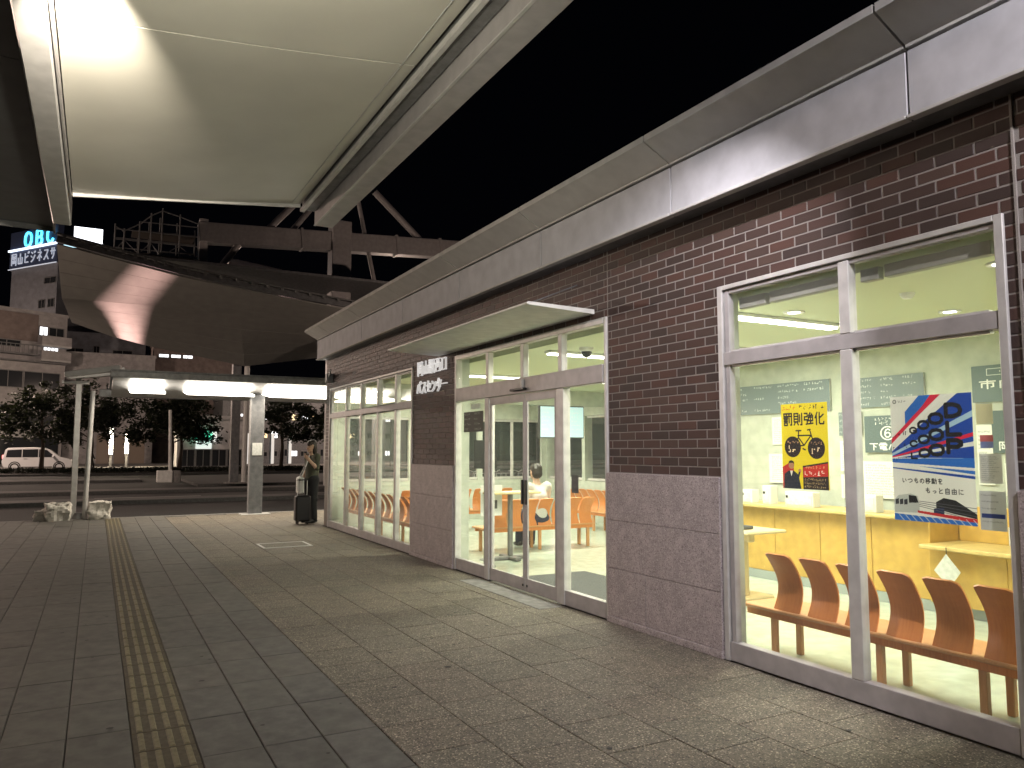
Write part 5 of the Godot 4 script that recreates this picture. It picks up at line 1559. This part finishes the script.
func build_street() -> void:
	# buildings, far to near
	var warm := glow(Color(1.0, .72, .34), 1.6); var cool := glow(Color(.95, .97, 1.0), 2.2); var amber := glow(Color(1.0, .45, .18), 1.3)
	var o := block("office_tower", "tall office tower with cyan letters on its roof sign", P(-11.9, -.15, 131.6), deg_to_rad(-55), 10.7, 27.6, 9.0, M.house_grey)
	var board := boxpart("sign_board", Vector3(-.2, 27.95, -.6), Vector3(10.8, 33.2, .25), mat(Color(.05, .07, .14), .6), o)
	var nth := 0
	for ch in "OBC":
		var mb := MB.new()
		for s in G[ch]:
			for i in range(0, s.size() - 2, 2):
				mb.bar(Vector3(3.3 + nth * 2.55 + s[i] * .19, 33.0 - s[i + 1] * .25, .4), Vector3(3.3 + nth * 2.55 + s[i + 2] * .19, 33.0 - s[i + 3] * .25, .4), .27, .2, Vector3.BACK)
		part("sign_letter", mb, glow(Color(.05, .62, 1.0), 2.6), board)
		nth += 1
	boxpart("light_strip", Vector3(-.3, 30.35, .26), Vector3(10.8, 30.6, .5), glow(Color(.75, .85, 1.0), 2.2), board)
	boxpart("light_strip", Vector3(-.3, 27.7, .26), Vector3(10.8, 27.8, .4), glow(Color(.75, .85, 1.0), .5), board)
	nth = 0
	for ch in "岡山ビジネスサ":
		var mb := MB.new()
		for s in G[ch]:
			for i in range(0, s.size() - 2, 2):
				mb.bar(Vector3(.3 + nth * 1.5 + s[i] * .13, 30.1 - s[i + 1] * .19, .32), Vector3(.3 + nth * 1.5 + s[i + 2] * .13, 30.1 - s[i + 3] * .19, .32), .16, .1, Vector3.BACK)
		part("sign_character", mb, glow(Color(.6, .75, 1.0), .35), board)
		nth += 1
	for q in [[8.0, 25.0, 10.5, 25.8], [6.9, 21.6, 8.2, 22.7], [9.0, 21.6, 10.3, 22.7], [2.0, 16, 4.0, 17.2], [7.5, 16, 9.5, 17.2]]: pane(o, q[0], q[1], q[2], q[3])
	settle(o)
	o = block("corner_building", "pale corner building with balconies and an orange lit window", P(-11.6, -.15, 93.6), deg_to_rad(29.3), 9.4, 16.3, 8, M.house_pale)
	boxpart("upper_cladding", Vector3(-.05, 13.3, .001), Vector3(6.3, 16.2, .12), M.house_brown, o)
	pane(o, 3.7, 14.2, 5.5, 15.4, warm); boxpart("window_blind", Vector3(3.75, 14.85, .031), Vector3(4.6, 15.3, .05), amber, o)
	for y in [13.0, 11.4]:
		boxpart("balcony_slab", Vector3(6.2, y - .2, .0), Vector3(9.3, y, 1.3), M.house_white, o)
		boxpart("balcony_front", Vector3(6.2, y, 1.2), Vector3(9.3, y + .95, 1.3), M.house_pale, o)
	boxpart("balcony_slab", Vector3(-.1, 11.7, .0), Vector3(6.1, 11.86, 1.2), M.steel_dark, o)
	for i in 14: boxpart("railing_bar", Vector3(.1 + i * .44, 11.86, 1.14), Vector3(.14 + i * .44, 12.7, 1.18), M.steel_dark, o)
	boxpart("railing_top", Vector3(0, 12.7, 1.12), Vector3(6.1, 12.78, 1.2), M.steel_dark, o)
	boxpart("awning", Vector3(0, 11.0, .0), Vector3(9.2, 11.12, 1.2), M.steel_dark, o)
	pane(o, 6.5, 14.1, 7.3, 15.0, cool); pane(o, 7.5, 14.1, 9.0, 15.0)
	pane(o, 7.0, 12.05, 7.7, 13.0, cool); pane(o, 7.8, 12.05, 8.5, 13.0, cool); pane(o, 2.0, 12.6, 4.6, 13.2)
	pane(o, 2.2, 8.3, 5.0, 10.0); pane(o, 5.2, 8.3, 8.8, 10.0); pane(o, 1.5, 4.4, 4.5, 6.4); pane(o, 5.4, 4.4, 8.4, 6.4)
	boxpart("shop_front", Vector3(.6, .2, .002), Vector3(9.0, 3.0, .1), M.dark_glass, o)
	boxpart("shop_sign", Vector3(.5, 3.05, .002), Vector3(9.1, 3.7, .25), M.house_white, o)
	settle(o)
	o = block("grey_block", "grey mid-rise block behind the folded canopy", P(-5.2, -.15, 112), 0, 10.4, 16.4, 8, M.house_grey)
	for q in [[1.4, 13.6, 3.2, 14.6], [4.4, 13.2, 5.0, 15.0], [6.6, 13.6, 8.8, 14.6], [1.4, 9.4, 3.2, 10.6], [6.6, 9.4, 8.8, 10.6]]: pane(o, q[0], q[1], q[2], q[3])
	settle(o)
	o = block("low_white_building", "low pale building with tube lights at its entrance", P(-3.4, -.15, 101), 0, 9.2, 12.6, 8, M.house_pale)
	for x in [1.0, 4.2, 7.0]: pane(o, x, 8.0, x + 1.5, 9.4)
	for x in [5.0, 6.6]:
		boxpart("door_post", Vector3(x - .2, .1, .002), Vector3(x + .2, 4.6, .3), M.house_white, o)
	boxpart("entrance_glass", Vector3(3.4, .12, .002), Vector3(8.4, 3.4, .12), mat(Color(.25, .2, .16), .3), o)
	settle(o)
	for q in [[1.16, 79.3, 1.15, 3.6, "taller glowing tube light before the low pale building"], [2.45, 79.3, 1.2, 3.0, "shorter glowing tube light before the low pale building"]]:
		var l := thing("light_column", q[4], "street light", P(q[0], -.15, q[1]), "glowing tube lights")
		boxpart("post", P(q[0] - .1, -.15, q[1] - .1), P(q[0] + .1, q[2], q[1] + .1), M.steel_grey, l)
		var mb := MB.new(); mb.tube([P(q[0], q[2], q[1]), P(q[0], q[3], q[1])], .17, 10); part("lamp_tube", mb, glow(Color(1, .92, .78), 3.5), l)
		omni(l, P(q[0], (q[2] + q[3]) / 2, q[1] - .4), 26.0, .15, Color(1, .92, .78))
	o = block("brown_block", "brown mid-rise building right of the low pale one", P(5.9, -.15, 106), 0, 9.5, 15.2, 8, M.house_brown)
	for x in [.6, 2.0, 3.4]: pane(o, x, 13.4, x + 1.1, 13.75, cool)
	for x in [.8, 3.4, 6.0]:
		pane(o, x, 8.6, x + 1.6, 10.0); pane(o, x, 4.6, x + 1.6, 6.2)
	settle(o)
	o = block("shop_building", "small shop building with a green lit sign", P(6.6, -.15, 78), 0, 6.2, 4.6, 6, M.house_white)
	boxpart("sign_box", Vector3(1.1, 2.7, .01), Vector3(3.0, 3.5, .5), glow(Color(.02, .75, .42), 1.9), o)
	boxpart("sign_box", Vector3(3.02, 2.5, .01), Vector3(3.4, 3.5, .4), glow(Color(.9, .92, .85), 1.0), o)
	boxpart("lit_front", Vector3(1.6, 1.8, .01), Vector3(3.0, 2.55, .1), glow(Color(.85, .95, .9), .8), o)
	for x in [.3, 1.7, 3.1, 4.5]: pane(o, x, .2, x + 1.2, 1.7)
	settle(o)
	o = block("long_dark_building", "long dark building with scattered lit windows behind the shelter post", P(12.4, -.15, 92), 0, 22, 7.5, 8, M.steel_dark)
	rng.seed = 91
	for x in 18:
		for y in 3:
			var lit: Material = null
			if rng.randf() < .5: lit = cool if rng.randf() < .7 else warm
			pane(o, .8 + x * 1.15, 1.0 + y * 2.1, 1.5 + x * 1.15, 1.4 + y * 2.1 + rng.randf() * .4, lit)
	for x in [2.6, 5.4, 7.4]: boxpart("lit_pillar", Vector3(x, .1, .1), Vector3(x + .3, 3.6, .3), glow(Color(.95, .95, .88), .5), o)
	settle(o)
	o = thing("roof_billboard", "glowing white billboard on a far roof", "billboard", P(-2.5, 30, 140))
	boxpart("lit_face", P(-4.55, 34.7, 140), P(-.5, 37.4, 140.4), glow(Color(.93, .93, 1.0), 3.2), o)
	boxpart("lit_strip", P(-6.2, 33.2, 139.9), P(-3.3, 34.2, 140.2), glow(Color(.55, .85, 1.0), 1.6), o)
	boxpart("lit_strip", P(-3.2, 32.9, 139.9), P(-.6, 33.8, 140.2), glow(Color(.05, .75, .9), 1.6), o)
	for x in [-4.2, -.9]: boxpart("support", P(x - .15, 27.0, 140.5), P(x + .15, 37.0, 140.8), M.steel_dark, o)
	o = block("billboard_tower", "dark far tower under the white billboard", P(-7.0, -.15, 141.5), 0, 9, 27.1, 9, M.house_grey)
	for q in [[1.0, 22, 3, 23.4], [5, 22, 7, 23.4]]: pane(o, q[0], q[1], q[2], q[3])
	settle(o)
	var hill := setting("hills")
	var hm := MB.new()
	for i in 24:
		for j in 4:
			var pts := []
			for c in [[i, j], [i + 1, j], [i + 1, j + 1], [i, j + 1]]:
				var x: float = -60 + c[0] * 14.0
				pts.append(P(x, [-2.0, 14.0, 21.0, 10.0, -2.0][c[1]] * (.7 + .3 * sin(x * .045) + .1 * sin(x * .17)), 215 + c[1] * 22.0))
			hm.quad(pts[0], pts[1], pts[2], pts[3], Vector3(0, 1, .3))
	part("hillside", hm, M.leaf2, hill)
	# trees
	tree("leafy street tree standing before the white minivan", P(-3.45, -.05, 65), 7.2, 4.6, 2.6, 1)
	tree("dark street tree behind the shelter's left post", P(-.4, -.05, 62.5), 6.9, 3.8, 2.2, 2)
	tree("round street tree behind the white pole", P(4.7, -.05, 60), 6.6, 5.0, 2.4, 3)
	tree("street tree left of the green lit sign", P(5.6, -.05, 64), 6.2, 3.2, 2.6, 4)
	tree("dim tree behind the shelter's front post", P(13.2, -.05, 64), 6.4, 4.2, 2.6, 5)
	tree("dim tree seen through the hall's far corner", P(17.6, -.05, 66), 6.4, 4.2, 2.4, 6)
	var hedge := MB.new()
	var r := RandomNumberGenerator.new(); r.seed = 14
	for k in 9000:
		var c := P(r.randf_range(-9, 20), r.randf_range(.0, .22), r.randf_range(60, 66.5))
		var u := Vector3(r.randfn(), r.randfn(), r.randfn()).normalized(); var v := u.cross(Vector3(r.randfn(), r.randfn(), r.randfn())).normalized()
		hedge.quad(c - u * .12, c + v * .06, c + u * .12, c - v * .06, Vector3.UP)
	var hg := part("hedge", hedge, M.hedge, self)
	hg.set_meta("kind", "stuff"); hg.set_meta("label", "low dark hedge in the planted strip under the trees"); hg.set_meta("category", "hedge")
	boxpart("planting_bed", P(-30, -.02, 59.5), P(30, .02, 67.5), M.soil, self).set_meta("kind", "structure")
	# white block with a pole
	var pb := thing("pole_block", "white concrete block carrying a slim pale pole", "bollard", P(3.1, -.02, 41))
	boxpart("block", P(2.62, -.02, 40.7), P(3.3, .56, 41.4), M.white_paint, pb, .03)
	boxpart("side_block", P(3.32, -.02, 40.75), P(3.68, .55, 41.35), M.kerb, pb, .03)
	var mb := MB.new(); mb.tube([P(3.2, .5, 41), P(3.1, 3.5, 41)], [.085, .07], 10); part("pole", mb, M.white_paint, pb)
	# unseen street lamps, added to light the far side, folded canopy and steel frame
	for q in [[-11.0, 70, 200.0, "added tall street lamp left of the picture by the corner building", 9.0], [26.0, 74, 240.0, "added tall street lamp hidden behind the hall", 9.0], [-26.0, 112, 600.0, "added tall street lamp in the far side street", 9.0], [-16.0, 30.0, 150.0, "added low street lamp at the square's left side", 5.6], [14.0, 24.0, 30.0, "added lamp behind the hall's rear corner", 5.6]]:
		var l := thing("added_street_lamp", q[3], "street lamp", P(q[0], -.15, q[1]), "added street lamps")
		mb = MB.new(); mb.tube([P(q[0], -.15, q[1]), P(q[0], q[4], q[1])], [.1, .06], 8); part("pole", mb, M.steel_grey, l)
		mb = MB.new(); mb.tube([P(q[0], q[4] - .1, q[1]), P(q[0] + .8, q[4] + .3, q[1])], .05, 8); part("arm", mb, M.steel_grey, l)
		boxpart("head", P(q[0] + .5, q[4] + .24, q[1] - .15), P(q[0] + 1.2, q[4] + .38, q[1] + .15), M.steel_grey, l, .02)
		boxpart("lamp_glass", P(q[0] + .55, q[4] + .2, q[1] - .12), P(q[0] + 1.15, q[4] + .235, q[1] + .12), glow(Color(1, .9, .78), 5.0), l)
		omni(l, P(q[0] + .85, q[4] + .05, q[1]), q[2], .2, Color(1, .88, .80), 150.0)


func build_van() -> void:
	var o := thing("minivan", "white minivan with a red tail light parked across the street", "car", Vector3.ZERO)
	# own axes: length along +x (front at +x), side seen faces +z
	var side := V2([-2.38, .42, -2.45, .75, -2.40, 1.02, -2.22, 1.72, -2.05, 1.86, -.3, 1.92, .55, 1.86, .85, 1.72, 1.55, 1.14, 2.2, .98, 2.42, .78, 2.46, .42, 2.36, .28, -2.3, .28])
	var inner := PackedVector2Array()
	for p in side: inner.append(Vector2(p.x * .985, lerpf(p.y, 1.0, .045)))
	var mb := MB.new()
	mb.prism(side, -.80, .80)
	for s in [-1.0, 1.0]:
		for i in side.size():
			var a := side[i]; var b := side[(i + 1) % side.size()]; var c := inner[(i + 1) % side.size()]; var d := inner[i]
			mb.quad(Vector3(a.x, a.y, .8 * s), Vector3(b.x, b.y, .8 * s), Vector3(c.x, c.y, .9 * s), Vector3(d.x, d.y, .9 * s), Vector3(((a + b) / 2).x, ((a + b) / 2).y - 1, s))
		var t := Geometry2D.triangulate_polygon(inner)
		for i in range(0, t.size(), 3): mb.flat3(Vector3(inner[t[i]].x, inner[t[i]].y, .9 * s), Vector3(inner[t[i + 1]].x, inner[t[i + 1]].y, .9 * s), Vector3(inner[t[i + 2]].x, inner[t[i + 2]].y, .9 * s), Vector3(0, 0, s))
	var body := part("body", mb, M.car_white, o)
	for s in [-1.0, 1.0]:
		for w in [[-2.16, 1.12, -2.06, 1.68, -1.1, 1.74, -1.1, 1.12], [-1.04, 1.12, -1.04, 1.74, .02, 1.76, .02, 1.12], [.08, 1.12, .08, 1.75, .62, 1.70, 1.22, 1.16, 1.22, 1.12]]:
			mb = MB.new(); mb.prism(V2(w), .885 * s, .908 * s); part("side_window", mb, M.dark_glass, body)
		for x in [-1.55, 1.52]:
			mb = MB.new()
			mb.xf = Transform3D(Basis(Vector3.RIGHT, PI / 2), Vector3(x, .33, 0))
			mb.lathe([[.2, .64 * s], [.33, .64 * s], [.345, .70 * s], [.345, .86 * s], [.32, .905 * s], [.22, .907 * s]], Vector3.ZERO, 18)
			var ty := part("wheel", mb, M.rubber, o)
			mb = MB.new(); mb.xf = Transform3D(Basis(Vector3.RIGHT, PI / 2), Vector3(x, .33, 0)); mb.lathe([[.0, .90 * s], [.12, .895 * s], [.215, .90 * s]], Vector3.ZERO, 18); part("rim", mb, M.rim, ty)
			mb = MB.new(); mb.xf = Transform3D(Basis(Vector3.RIGHT, PI / 2), Vector3(x, .36, 0)); mb.lathe([[.34, .901 * s], [.42, .903 * s]], Vector3.ZERO, 18); part("wheel_arch", mb, M.black, body)
		boxpart("tail_light", Vector3(-2.42, 1.0, .72 * s - .1), Vector3(-2.26, 1.3, .72 * s + .1), glow(Color(1, .04, .06), 2.2), o)
		boxpart("headlight", Vector3(2.2, .72, .62 * s - .18), Vector3(2.44, .9, .62 * s + .18), M.plastic_white, o, .03)
		boxpart("door_handle", Vector3(-.95, 1.0, .905 * s), Vector3(-.72, 1.04, .925 * s), M.rim, body)
		boxpart("mirror", Vector3(1.0, 1.1, .92 * s), Vector3(1.16, 1.26, 1.1 * s), M.car_white, o, .03)
		boxpart("sill_trim", Vector3(-1.1, .3, .903 * s), Vector3(1.05, .36, .912 * s), M.black, body)
	boxpart("number_plate", Vector3(-2.47, .62, -.17), Vector3(-2.445, .78, .17), M.plastic_white, o)
	boxpart("number_plate", Vector3(2.445, .45, -.17), Vector3(2.475, .61, .17), M.plastic_white, o)
	boxpart("rear_window", Vector3(-2.37, 1.16, -.66), Vector3(-2.16, 1.62, .66), M.dark_glass, o)
	mb = MB.new(); mb.prism(V2([.66, 1.74, .82, 1.70, 1.5, 1.15, 1.40, 1.15]), -.74, .74); part("windscreen", mb, M.dark_glass, o)
	o.position = P(-4.15, -.15, 74)
	o.rotation.y = 0


func bicycle(at: Vector3, turn: float, label: String, tint: Color) -> void:
	var o := thing("bicycle", label, "bicycle", Vector3.ZERO, "bicycles parked beyond the hall's end window")
	var ms := mat(tint, .3, .6)
	for x in [-.52, .52]:
		var ring := []; var rim := []
		for k in 21: ring.append(Vector3(x + cos(TAU * k / 20) * .33, .345 + sin(TAU * k / 20) * .33, 0)); rim.append(Vector3(x + cos(TAU * k / 20) * .31, .345 + sin(TAU * k / 20) * .31, 0))
		var mb := MB.new(); mb.tube(ring, .017, 6, false)
		var wh := part("wheel", mb, M.rubber, o)
		mb = MB.new(); mb.tube(rim, .011, 5, false)
		for k in 10: mb.tube([Vector3(x, .345, 0), rim[k * 2]], .003, 4, false)
		part("rim", mb, M.rim, wh)
		mb = MB.new()
		var arc := []
		for k in 9: arc.append(Vector3(x + cos(PI * (.1 + .8 * k / 8)) * .37, .345 + sin(PI * (.1 + .8 * k / 8)) * .37, 0))
		mb.tube(arc, .018, 5); part("mudguard", mb, M.alu, o)
	var fm := MB.new()
	for s in [[[-.12, .33], [-.2, .82]], [[-.12, .33], [.4, .72]], [[-.17, .66], [.38, .82]], [[-.12, .33], [-.52, .345]], [[-.18, .72], [-.52, .345]], [[.36, .92], [.42, .66], [.52, .345]]]:
		var pts := []
		for p in s: pts.append(Vector3(p[0], p[1], 0))
		fm.tube(pts, .016, 6)
	part("frame", fm, ms, o)
	var hb := MB.new(); hb.tube([Vector3(.22, .98, -.28), Vector3(.36, 1.0, -.18), Vector3(.36, .95, 0), Vector3(.36, 1.0, .18), Vector3(.22, .98, .28)], .013, 6); part("handlebar", hb, M.alu, o)
	var sd := MB.new(); sd.tube([Vector3(-.34, .88, 0), Vector3(-.24, .885, 0), Vector3(-.08, .87, 0)], [.085, .07, .025], 8); sd.tube([Vector3(-.2, .8, 0), Vector3(-.22, .87, 0)], .014, 6); part("saddle", sd, M.black, o)
	var bk := MB.new()
	for y in [.72, .82, .92]: bk.tube([Vector3(.45, y, -.15), Vector3(.75, y, -.15), Vector3(.75, y, .15), Vector3(.45, y, .15), Vector3(.45, y, -.15)], .006, 5)
	for q in [[.45, -.15], [.75, -.15], [.75, .15], [.45, .15], [.6, -.15], [.6, .15]]: bk.tube([Vector3(q[0], .72, q[1]), Vector3(q[0], .92, q[1])], .005, 5)
	bk.tube([Vector3(.42, .7, 0), Vector3(.6, .72, 0)], .01, 5)
	part("basket", bk, M.alu, o)
	var stnd := MB.new(); stnd.tube([Vector3(-.5, .33, .03), Vector3(-.56, .0, .16)], .011, 5); stnd.tube([Vector3(-.5, .33, -.03), Vector3(-.56, .0, -.16)], .011, 5); part("stand", stnd, M.alu, o)
	o.position = at
	o.rotation.y = turn


func build_people() -> void:
	var stand := {"pelvis": Vector3(0, .93, 0), "chest": Vector3(0, 1.24, .0), "neck": Vector3(0, 1.46, .0), "head": Vector3(0, 1.61, .03),
		"shl": Vector3(.17, 1.40, 0), "ell": Vector3(.25, 1.16, .05), "hal": Vector3(.20, 1.36, .24), "shr": Vector3(-.17, 1.40, 0), "elr": Vector3(-.22, 1.12, -.02), "har": Vector3(-.20, .90, .12),
		"knl": Vector3(.09, .5, .02), "anl": Vector3(.10, .095, -.01), "knr": Vector3(-.09, .5, .03), "anr": Vector3(-.11, .095, .0)}
	person("person in an olive top and black trousers waiting at the hall's far corner", P(4.12, 0, 16.75), deg_to_rad(-70), stand, {"top": M.olive, "legs": M.cloth_black, "sleeve": .3, "long": true})
	var bag := thing("shoulder_bag", "pale cloth shoulder bag hanging beside the waiting person", "bag", P(3.86, .82, 16.66))
	var mb := MB.new(); mb.box(P(3.80, .62, 16.58), P(3.92, .98, 16.86), .03); part("pouch", mb, M.cloth_white, bag)
	mb = MB.new(); mb.tube([P(3.86, .96, 16.62), P(3.98, 1.25, 16.66), P(4.06, 1.45, 16.72), P(3.99, 1.25, 16.80), P(3.86, .96, 16.83)], .012, 6); part("strap", mb, M.cloth_white, bag)
	var sc := thing("suitcase", "black upright suitcase standing beside the waiting person", "suitcase", P(3.86, 0, 16.5))
	boxpart("shell", P(3.70, .06, 16.35), P(4.02, .60, 16.57), M.black, sc, .035)
	for x in [3.76, 3.96]:
		mb = MB.new(); mb.tube([P(x, .58, 16.5), P(x, .92, 16.5)], .009, 6); part("handle_rod", mb, M.alu, sc)
		for t in [16.4, 16.53]:
			mb = MB.new(); mb.tube([P(x - .012, .03, t), P(x + .012, .03, t)], .03, 10); part("caster", mb, M.rubber, sc)
	mb = MB.new(); mb.tube([P(3.75, .92, 16.5), P(3.97, .92, 16.5)], .014, 6); part("handle", mb, M.black, sc)
	var walk := {"pelvis": Vector3(0, .90, 0), "chest": Vector3(0, 1.2, .01), "neck": Vector3(0, 1.42, .02), "head": Vector3(0, 1.57, .05),
		"shl": Vector3(.17, 1.36, 0), "ell": Vector3(.21, 1.1, .1), "hal": Vector3(.19, .93, .24), "shr": Vector3(-.17, 1.36, 0), "elr": Vector3(-.22, 1.1, -.08), "har": Vector3(-.2, .86, -.04),
		"knl": Vector3(.09, .5, .16), "anl": Vector3(.09, .095, .22), "knr": Vector3(-.09, .48, .0), "anr": Vector3(-.09, .13, -.26)}
	person("distant person in dark clothes walking past the minivan", P(-.35, -.15, 73.2), deg_to_rad(60), walk, {"top": M.cloth_black, "legs": M.cloth_black}, .03)
	var sit := {"pelvis": Vector3(0, .49, 0), "chest": Vector3(0, .80, .03), "neck": Vector3(0, 1.02, .06), "head": Vector3(0, 1.17, .10),
		"shl": Vector3(.17, .96, .04), "ell": Vector3(.22, .72, .12), "hal": Vector3(.08, .66, .33), "shr": Vector3(-.17, .96, .04), "elr": Vector3(-.22, .72, .12), "har": Vector3(-.08, .66, .33),
		"knl": Vector3(.10, .50, .42), "anl": Vector3(.11, .095, .44), "knr": Vector3(-.10, .50, .42), "anr": Vector3(-.11, .095, .44)}
	person("person in a white and navy top seated on the mid-hall bench", P(6.2, .006, 10.62), PI, sit, {"top": M.cloth_white, "legs": M.navy, "sleeve": .3})


func _ready() -> void:
	var cam := Camera3D.new()
	cam.name = "camera"
	add_child(cam)
	cam.position = Vector3(0, 1.55, 0)
	cam.rotation_degrees = Vector3(4.9, -28.3, 0)
	cam.fov = 53.06
	cam.near = 0.05
	cam.far = 600.0
	cam.current = true
	var env := Environment.new()
	env.background_mode = Environment.BG_SKY
	var sky := ProceduralSkyMaterial.new()
	sky.sky_top_color = Color(.006, .007, .012); sky.sky_horizon_color = Color(.014, .014, .022)
	sky.ground_bottom_color = Color(.006, .006, .008); sky.ground_horizon_color = Color(.012, .012, .016)
	env.sky = Sky.new(); env.sky.sky_material = sky
	env.background_energy_multiplier = 1.0
	env.tonemap_mode = Environment.TONE_MAPPER_LINEAR
	env.tonemap_exposure = 1.0
	env.sdfgi_enabled = true; env.ssao_enabled = true; env.ssil_enabled = true
	var we := WorldEnvironment.new()
	we.name = "environment"
	we.environment = env
	add_child(we)
	var moon := DirectionalLight3D.new()
	moon.name = "moon"
	add_child(moon)
	moon.rotation_degrees = Vector3(-60, 40, 0)
	moon.light_energy = 0.004; moon.light_angular_distance = 2.0; moon.light_color = Color(.8, .86, 1.0); moon.shadow_enabled = true
	make_materials()
	build_ground()
	build_hall()
	build_canopies()
	build_shelter()
	build_street()
	build_interior()
	build_van()
	bicycle(P(9.5, 0, 19.2), deg_to_rad(-60), "silver bicycle nearest beyond the hall's end window", Color(.5, .5, .52))
	bicycle(P(10.1, 0, 19.0), deg_to_rad(-64), "second bicycle beyond the hall's end window", Color(.12, .14, .2))
	bicycle(P(10.7, 0, 19.1), deg_to_rad(-58), "third bicycle beyond the hall's end window", Color(.4, .4, .42))
	bicycle(P(8.9, 0, 19.3), deg_to_rad(-66), "leftmost bicycle beyond the hall's end window", Color(.55, .55, .56))
	build_people()
